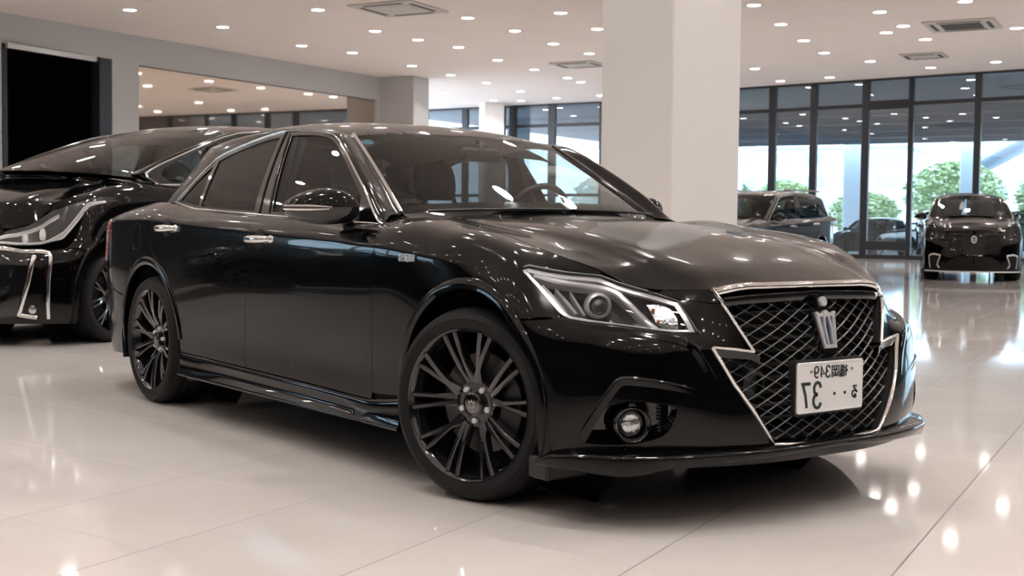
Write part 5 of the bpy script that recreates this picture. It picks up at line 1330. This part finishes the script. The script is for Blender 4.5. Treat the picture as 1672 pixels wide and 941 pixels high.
def make_warp(zm, xl, xu, ym):
    zi, zo = zip(*zm); li, lo = zip(*xl); ui, uo = zip(*xu); yi, yo = zip(*ym)
    def f(x, y, z):
        t = min(1, max(0, (z-.90)/.12)); t = t*t*(3-2*t)
        xx = (1-t)*float(np.interp(x, li, lo))+t*float(np.interp(x, ui, uo))
        if x < li[0]: xx += (x-li[0])*(1-t)
        if x > li[-1]: xx += (x-li[-1])*(1-t)
        return xx, y*float(np.interp(z, yi, yo)), float(np.interp(z, zi, zo))+(min(0, z-zi[0]))+max(0, z-zi[-1])
    return f
def warp_mesh(me, f, fast=True):
    n = len(me.vertices); co = np.empty(n*3); me.vertices.foreach_get('co', co); co = co.reshape(-1, 3)
    co = np.array([f(*p) for p in co]); me.vertices.foreach_set('co', co.ravel()); me.update()
def other_car(name, label, f, paint, loc, rz, skip=(), wheel_r=1.0, wheelmat=None, steer=0, tr=(.865, .865)):
    root = thing(name, label, 'car', loc, rz)
    def cp(o, par):
        c = o.copy(); c.data = o.data.copy(); COL.objects.link(c); c.parent = par
        a = c.data.attributes.get('custom_normal')
        if a: c.data.attributes.remove(a); c.data.set_sharp_from_angle(angle=math.radians(45))
        warp_mesh(c.data, f)
        if c.data.materials and c.data.materials[0] == M['paint']: c.data.materials[0] = M[paint]
        if 'label' in c: del c['label']
        for ch in kids(o):
            if base_name(ch) in KEEP and base_name(ch) not in skip: cp(ch, c)
        return c
    for o in kids(car):
        if base_name(o) in KEEP and base_name(o) not in skip: cp(o, root)
    for k, (x0, s) in enumerate(((.02, -1), (-2.83, -1), (.02, 1), (-2.83, 1))):
        w = w0.copy(); COL.objects.link(w); w.parent = root
        if wheelmat: w.data = wheelmat
        for ch in kids(w0):
            if base_name(ch) in WHEELP: c = ch.copy(); COL.objects.link(c); c.parent = w
        x, y, z = f(x0, .865, .33); put_wheel(w, x, s*y, .3295*wheel_r, s, steer if k % 2 == 0 else 0, k*.7, wheel_r)
    return root
def warped(root, f, o):
    warp_mesh(o.data, f)
    a = o.data.attributes.get('custom_normal')
    if a: o.data.attributes.remove(a); o.data.set_sharp_from_angle(angle=math.radians(45))
    return o
def bumper_for(root, f, paint, holes, name='front_bumper'):
    out = onsurf(W, [(.845, 0, .19), (.84, .22, .19), (.80, .41, .19), (.745, .56, .19), (.655, .70, .19), (.545, .80, .19), (.435, .872, .19)])+sw([(.434, .26), (.428, .333)])+sw(arc(*FA, AR, 0, 48, 16))+sw([(.33, .634), (.38, .640), (.434, .646)])+onsurf(W, head_low)+onsurf(W, head_front)[1:]+onsurf(W, [(.70, .462, .712), (.72, .411, .738), (.753, .22, .75), (.765, 0, .752)])
    o = panel(name, W, out, DIAG, paint, root, 0, .014, 0, .03, .002, holes)
    return warped(root, f, o)
def simple_lamp(root, f, mat_in='chrome'):
    for s in (-1, 1):
        h = warped(root, f, panel('headlamp', W, hl, FH, 'liner', root, s, 0, -.06, .04, .002))
        b = B(); b.loft([[tuple(l) for l, n in hl2], [tuple(l-n*.06) for l, n in hl2]], True, False); warped(root, f, b.build('headlamp_rim', 'plastic', h, mirror=s < 0))
        warped(root, f, panel('lamp_lens', W, hl, FH, 'lens', h, s, .004, .0015, .04, .0025))
        for q, r_ in (((.49, .683, .702), .032), ((.40, .76, .73), .026), ((.62, .565, .67), .024)):
            l, n = W.near(q); b = B(); b.lathe([(.0001, -.012), (r_*.6, -.008), (r_, .006), (r_*1.08, .004), (r_, -.03)], 20, frame_at(l-n*.03, (.86, .5, 0))); warped(root, f, b.build('lamp_reflector', 'crystal', h, mirror=s < 0))
def chrome_line(root, f, pts, w, hgt, name, mat='chrome', both=True, par=None):
    for s in ((-1, 1) if both else (-1,)):
        warped(root, f, band([p for p in dens([tuple(q) for q in pts], .02, False)], w, hgt, name, par or root, s, mat))
ident = [(.95, 1.0)]
# --- dark people carrier on the left
f_mpv = make_warp([(.19, .17), (.28, .26), (.60, .68), (.70, .80), (.80, 1.08), (.95, 1.27), (1.0, 1.33), (1.38, 1.83), (1.44, 1.90)], [(-3.97, -3.98), (-2.83, -3.0), (.02, .02), (.872, .88)], [(-3.9, -4.0), (-3.3, -3.95), (-2.72, -3.85), (-1.27, -1.58), (-.5, .22), (.30, .60), (.87, .88)], [(.2, 1.03), (.95, 1.03), (1.4, 1.24)])
MPV_POS = (-7.06, -.25, 0); MPV_ROT = math.radians(298)
mpv = other_car('people_carrier', 'black people carrier parked at the left behind the foreground saloon', f_mpv, 'paint', MPV_POS, MPV_ROT, wheel_r=1.06, skip=('door_mirror', 'screen_border'))
bumper_for(mpv, f_mpv, 'paint', [])
for s in (-1, 1):
    h = warped(mpv, f_mpv, panel('headlamp', W, onsurf(W, [(.0, .86, .835), (.15, .835, .84), (.30, .775, .815), (.44, .65, .780), (.578, .545, .737), (.70, .44, .715), (.735, .40, .67), (.70, .50, .675), (.56, .66, .69), (.44, .75, .72), (.30, .82, .765), (.12, .855, .80)]), FH, 'lamphouse', mpv, s, .004, .004, .03, .001))
    for pts, w in (([(.735, .40, .675), (.68, .53, .68), (.56, .66, .695), (.44, .75, .728), (.28, .82, .775), (.12, .85, .808)], .016), ([(.74, .40, .695), (.65, .50, .705), (.52, .62, .735), (.42, .69, .765)], .010)):
        warped(mpv, f_mpv, band([p for p in dens(onsurf(W, pts), .02, False)], w, .008, 'light_bar', h, s, 'silver', off=.006))
    for q in ((.62, .555, .705), (.53, .635, .715)):
        l, n = W.near(q); b = B(); b.lathe([(.0001, .006), (.012, .004), (.018, -.002), (.022, .001), (.024, -.004)], 20, frame_at(l+n*.006, n)); warped(mpv, f_mpv, b.build('lamp_projector', 'silver', h, mirror=s < 0))
    warped(mpv, f_mpv, band(dens(onsurf(W, [(.775, .38, .655), (.69, .58, .655), (.60, .70, .648), (.575, .745, .63), (.585, .765, .58), (.610, .765, .45), (.612, .76, .33), (.60, .755, .235)]), .02, False), .030, .012, 'grille_surround', mpv, s, 'chrome'))
    warped(mpv, f_mpv, band(dens(onsurf(W, [(.66, .68, .60), (.70, .66, .44), (.725, .60, .265), (.655, .70, .245)]), .02, False), .034, .010, 'bumper_blade', mpv, s, 'chrome'))
    warped(mpv, f_mpv, panel('grille_panel', W, onsurf(W, [(.78, .34, .64), (.72, .5, .64), (.66, .62, .63), (.69, .65, .40), (.725, .59, .26), (.80, .36, .24)]), DIAG, 'gloss', mpv, s, .006, .004, .03, 0))
    l, n = W.near((.675, .68, .30)); b = B(); b.lathe([(.0001, .012), (.014, .010), (.026, .004), (.028, -.004)], 20, frame_at(l, n)); warped(mpv, f_mpv, b.build('fog_lamp', 'crystal', mpv, mirror=s < 0))
    b = B(); b.lathe([(.0001, .012), (.014, .010), (.026, .004), (.028, -.004)], 4, frame_at((.0, 0, 0), (1, 0, 0)))
b = B(); b.box((.86, 0, .42), (.02, .33, .165), .004); warped(mpv, f_mpv, b.build('number_plate', 'white', mpv))
for s in (-1, 1): warped(mpv, f_mpv, band(dens(onsurf(W, [(.795, 0, .72), (.775, .2, .72), (.74, .36, .70)]), .02, False), .05, .012, 'hood_garnish', mpv, s, 'chrome'))
# --- black saloon facing the camera at the right
f_blk = make_warp([(.19, .17), (.28, .28), (.62, .80), (.76, .98), (.95, 1.20), (1.0, 1.25), (1.38, 1.68), (1.44, 1.76)], [(-3.97, -3.6), (-2.83, -2.68), (.02, .02), (.872, .88)], [(-3.9, -3.6), (-3.3, -3.3), (-2.72, -2.5), (-1.27, -1.25), (-.5, -.40), (.87, .88)], [(.2, 1.0), (1.4, 1.02)])
blk = other_car('hatchback', 'black car facing the camera at the right edge, in front of the windows', f_blk, 'paint', (-10.85, 18.8, 0), math.radians(-54), wheel_r=1.1)
bumper_for(blk, f_blk, 'paint', [onsurf(W, [(.845, .0, .25)]+[(.84, .22, .25), (.80, .44, .262), (.78, .49, .30), (.80, .44, .34), (.835, .28, .375), (.86, 0, .385)])] if False else [])
simple_lamp(blk, f_blk)
for s in (-1, 1):
    warped(blk, f_blk, panel('lower_grille', W, onsurf(W, [(.865, 0.004, .25), (.845, .22, .25), (.80, .44, .262), (.78, .49, .30), (.80, .44, .35), (.835, .28, .40), (.86, 0.004, .41)]), DIAG, 'liner', blk, s, .004, .004, .03, 0))
    warped(blk, f_blk, panel('fog_recess', W, onsurf(W, [(.72, .61, .25), (.65, .705, .25), (.60, .755, .31), (.585, .77, .40), (.66, .705, .42), (.73, .62, .40)]), DIAG, 'liner', blk, s, .004, .004, .03, 0))
    warped(blk, f_blk, band(dens(onsurf(W, [(.745, .585, .415), (.66, .71, .430), (.580, .785, .41), (.585, .785, .33), (.60, .77, .25)]), .02, False), .022, .008, 'fog_trim', blk, s, 'silver'))
    warped(blk, f_blk, band(dens(onsurf(W, [(.745, .585, .415), (.72, .615, .36), (.70, .64, .30), (.73, .605, .255)]), .02, False), .020, .008, 'fog_trim', blk, s, 'silver'))
    warped(blk, f_blk, band(dens(onsurf(W, [(.845, 0, .20), (.84, .22, .20), (.80, .41, .20), (.745, .56, .20), (.655, .70, .20), (.545, .80, .20), (.45, .87, .20)]), .03, False), .022, .012, 'bumper_lip', blk, s, 'silver'))
    warped(blk, f_blk, band(dens(onsurf(W, [(.81, .02, .68), (.80, .16, .69), (.765, .34, .695), (.73, .44, .70)]), .03, False), .014, .006, 'grille_bar', blk, s, 'gloss'))
b = B(); b.lathe([(.035, 0), (.045, .008), (.055, 0)], 28, frame_at((.84, 0, .62), (1, 0, .1))); b.tube([(.845, -.03, .635), (.85, 0, .600), (.845, .03, .635)], .008, 8); warped(blk, f_blk, b.build('badge', 'silver', blk))
b = B(); b.box((.872, 0, .49), (.02, .38, .13), .004); pb = warped(blk, f_blk, b.build('number_plate', 'plastic', blk))
T_ = Matrix.Translation((.883, 0, .525)) @ Matrix(((0, 0, 1, 0), (1, 0, 0, 0), (0, 1, 0, 0), (0, 0, 0, 1)))
b = B()
for pts in ([(-.15, .02), (-.09, .02)], [(-.12, .04), (-.12, -.03)], [(-.15, -.01), (-.10, -.03)], [(-.07, .01), (-.045, -.02), (-.06, -.03)], [(-.02, .03), (-.02, -.03)], [(-.03, 0), (.0, 0)], [(.01, .03), (.05, .03), (.01, -.03), (.05, -.03)]): stroke(b, pts, .011, T_, .003)
b.box((.884, .115, .525), (.004, .075, .085), .001)
b.build('plate_marks', 'white', pb, smooth=False)
# --- dark grey estate behind the column
f_gry = make_warp([(.19, .20), (.28, .30), (.62, .70), (.76, .88), (.95, 1.12), (1.0, 1.18), (1.38, 1.68), (1.44, 1.76)], [(-3.97, -3.75), (-2.83, -2.75), (.02, .02), (.872, .88)], [(-3.9, -3.75), (-3.3, -3.65), (-2.72, -3.25), (-1.27, -1.25), (-.5, -.42), (.87, .88)], [(.2, 1.0), (.95, 1.0), (1.4, 1.08)])
gry = other_car('estate_car', 'dark grey estate car half hidden behind the big white column', f_gry, 'greypaint', (-13.6, 14.5, 0), math.radians(-76), wheel_r=1.03)
bumper_for(gry, f_gry, 'greypaint', []); simple_lamp(gry, f_gry)
for s in (-1, 1):
    b = B(); b.tube([tuple((x, s*.62, 1.42+.012*math.sin(PI*(x+3.1)/1.7))) for x in np.linspace(-2.6, -1.45, 14)], .014, 8); warped(gry, f_gry, b.build('roof_rail', 'alu', gry))
# --- cars outdoors
f_sed = make_warp([(.19, .19), (1.44, 1.46)], [(-3.97, -3.8), (.872, .87)], [(-3.97, -3.8), (.872, .87)], ident)
s1_ = other_car('sedan', 'black saloon parked outdoors behind the grey estate car', f_sed, 'paint', (-26.1, 35.0, 0), math.radians(-78), skip=('dashboard', 'steering_wheel'))
bumper_for(s1_, f_sed, 'paint', []); simple_lamp(s1_, f_sed)
s2_ = other_car('sedan', 'white saloon parked outdoors, seen side-on through the glass door', f_sed, 'whitepaint', (-34.2, 47.4, 0), math.radians(222), skip=('dashboard', 'steering_wheel'))
bumper_for(s2_, f_sed, 'whitepaint', []); simple_lamp(s2_, f_sed)
f_suv = make_warp([(.19, .24), (.28, .36), (.76, .98), (.95, 1.18), (1.38, 1.76), (1.44, 1.84)], [(-3.97, -3.75), (-2.83, -2.75), (.872, .88)], [(-3.9, -3.75), (-3.3, -3.65), (-2.72, -3.3), (-1.27, -1.2), (-.5, -.40), (.87, .88)], [(.2, 1.03), (.95, 1.03), (1.4, 1.12)])
s3_ = other_car('off_roader', 'dark blue-grey off-roader parked outdoors left of the black car', f_suv, 'bluepaint', (-28.3, 43.3, 0), math.radians(125), wheel_r=1.1, skip=('dashboard', 'steering_wheel'))
bumper_for(s3_, f_suv, 'bluepaint', []); simple_lamp(s3_, f_suv)
# dark cars outside the left edge of the photo, seen as reflections in the doors
for (x, y, r), lab in (((-8.0, -4.0, 112), 'black saloon left of the people carrier, outside the photo'), ((-4.9, -5.6, 115), 'black saloon nearest the photographer on the left, outside the photo')):
    s4_ = other_car('sedan', lab, f_sed, 'paint', (x, y, 0), math.radians(r), skip=('dashboard', 'steering_wheel', 'cowl_panel', 'seat', 'rear_bench'))
    bumper_for(s4_, f_sed, 'paint', []); simple_lamp(s4_, f_sed)
swell(car)
# ================================================================== camera and picture settings
def camera():
    x, y, z, yaw, pitch, roll, f = 3.51434207, -3.30656591, .930057882, 2.49629290, -.0479474546, .0106103281, 2056.34842
    fw = Vector((math.cos(yaw)*math.cos(pitch), math.sin(yaw)*math.cos(pitch), math.sin(pitch)))
    r = Vector((math.sin(yaw), -math.cos(yaw), 0)); u = r.cross(fw)
    r2 = r*math.cos(roll)+u*math.sin(roll); u2 = u*math.cos(roll)-r*math.sin(roll)
    m = Matrix((r2, u2, -fw)).transposed().to_4x4(); m.translation = (x, y, z)
    cd = bpy.data.cameras.new('camera'); c = bpy.data.objects.new('camera', cd); COL.objects.link(c); c.matrix_world = m
    cd.sensor_width = 36; cd.lens = f*36/1672; cd.clip_start = .05; cd.clip_end = 400
    cd.dof.use_dof = True; cd.dof.focus_distance = 4.8; cd.dof.aperture_fstop = 7.0
    SC.camera = c
camera()
SC.view_settings.view_transform = 'Standard'; SC.view_settings.look = 'None'; SC.view_settings.gamma = 1; SC.view_settings.use_curve_mapping = False
SC.view_settings.exposure = 0
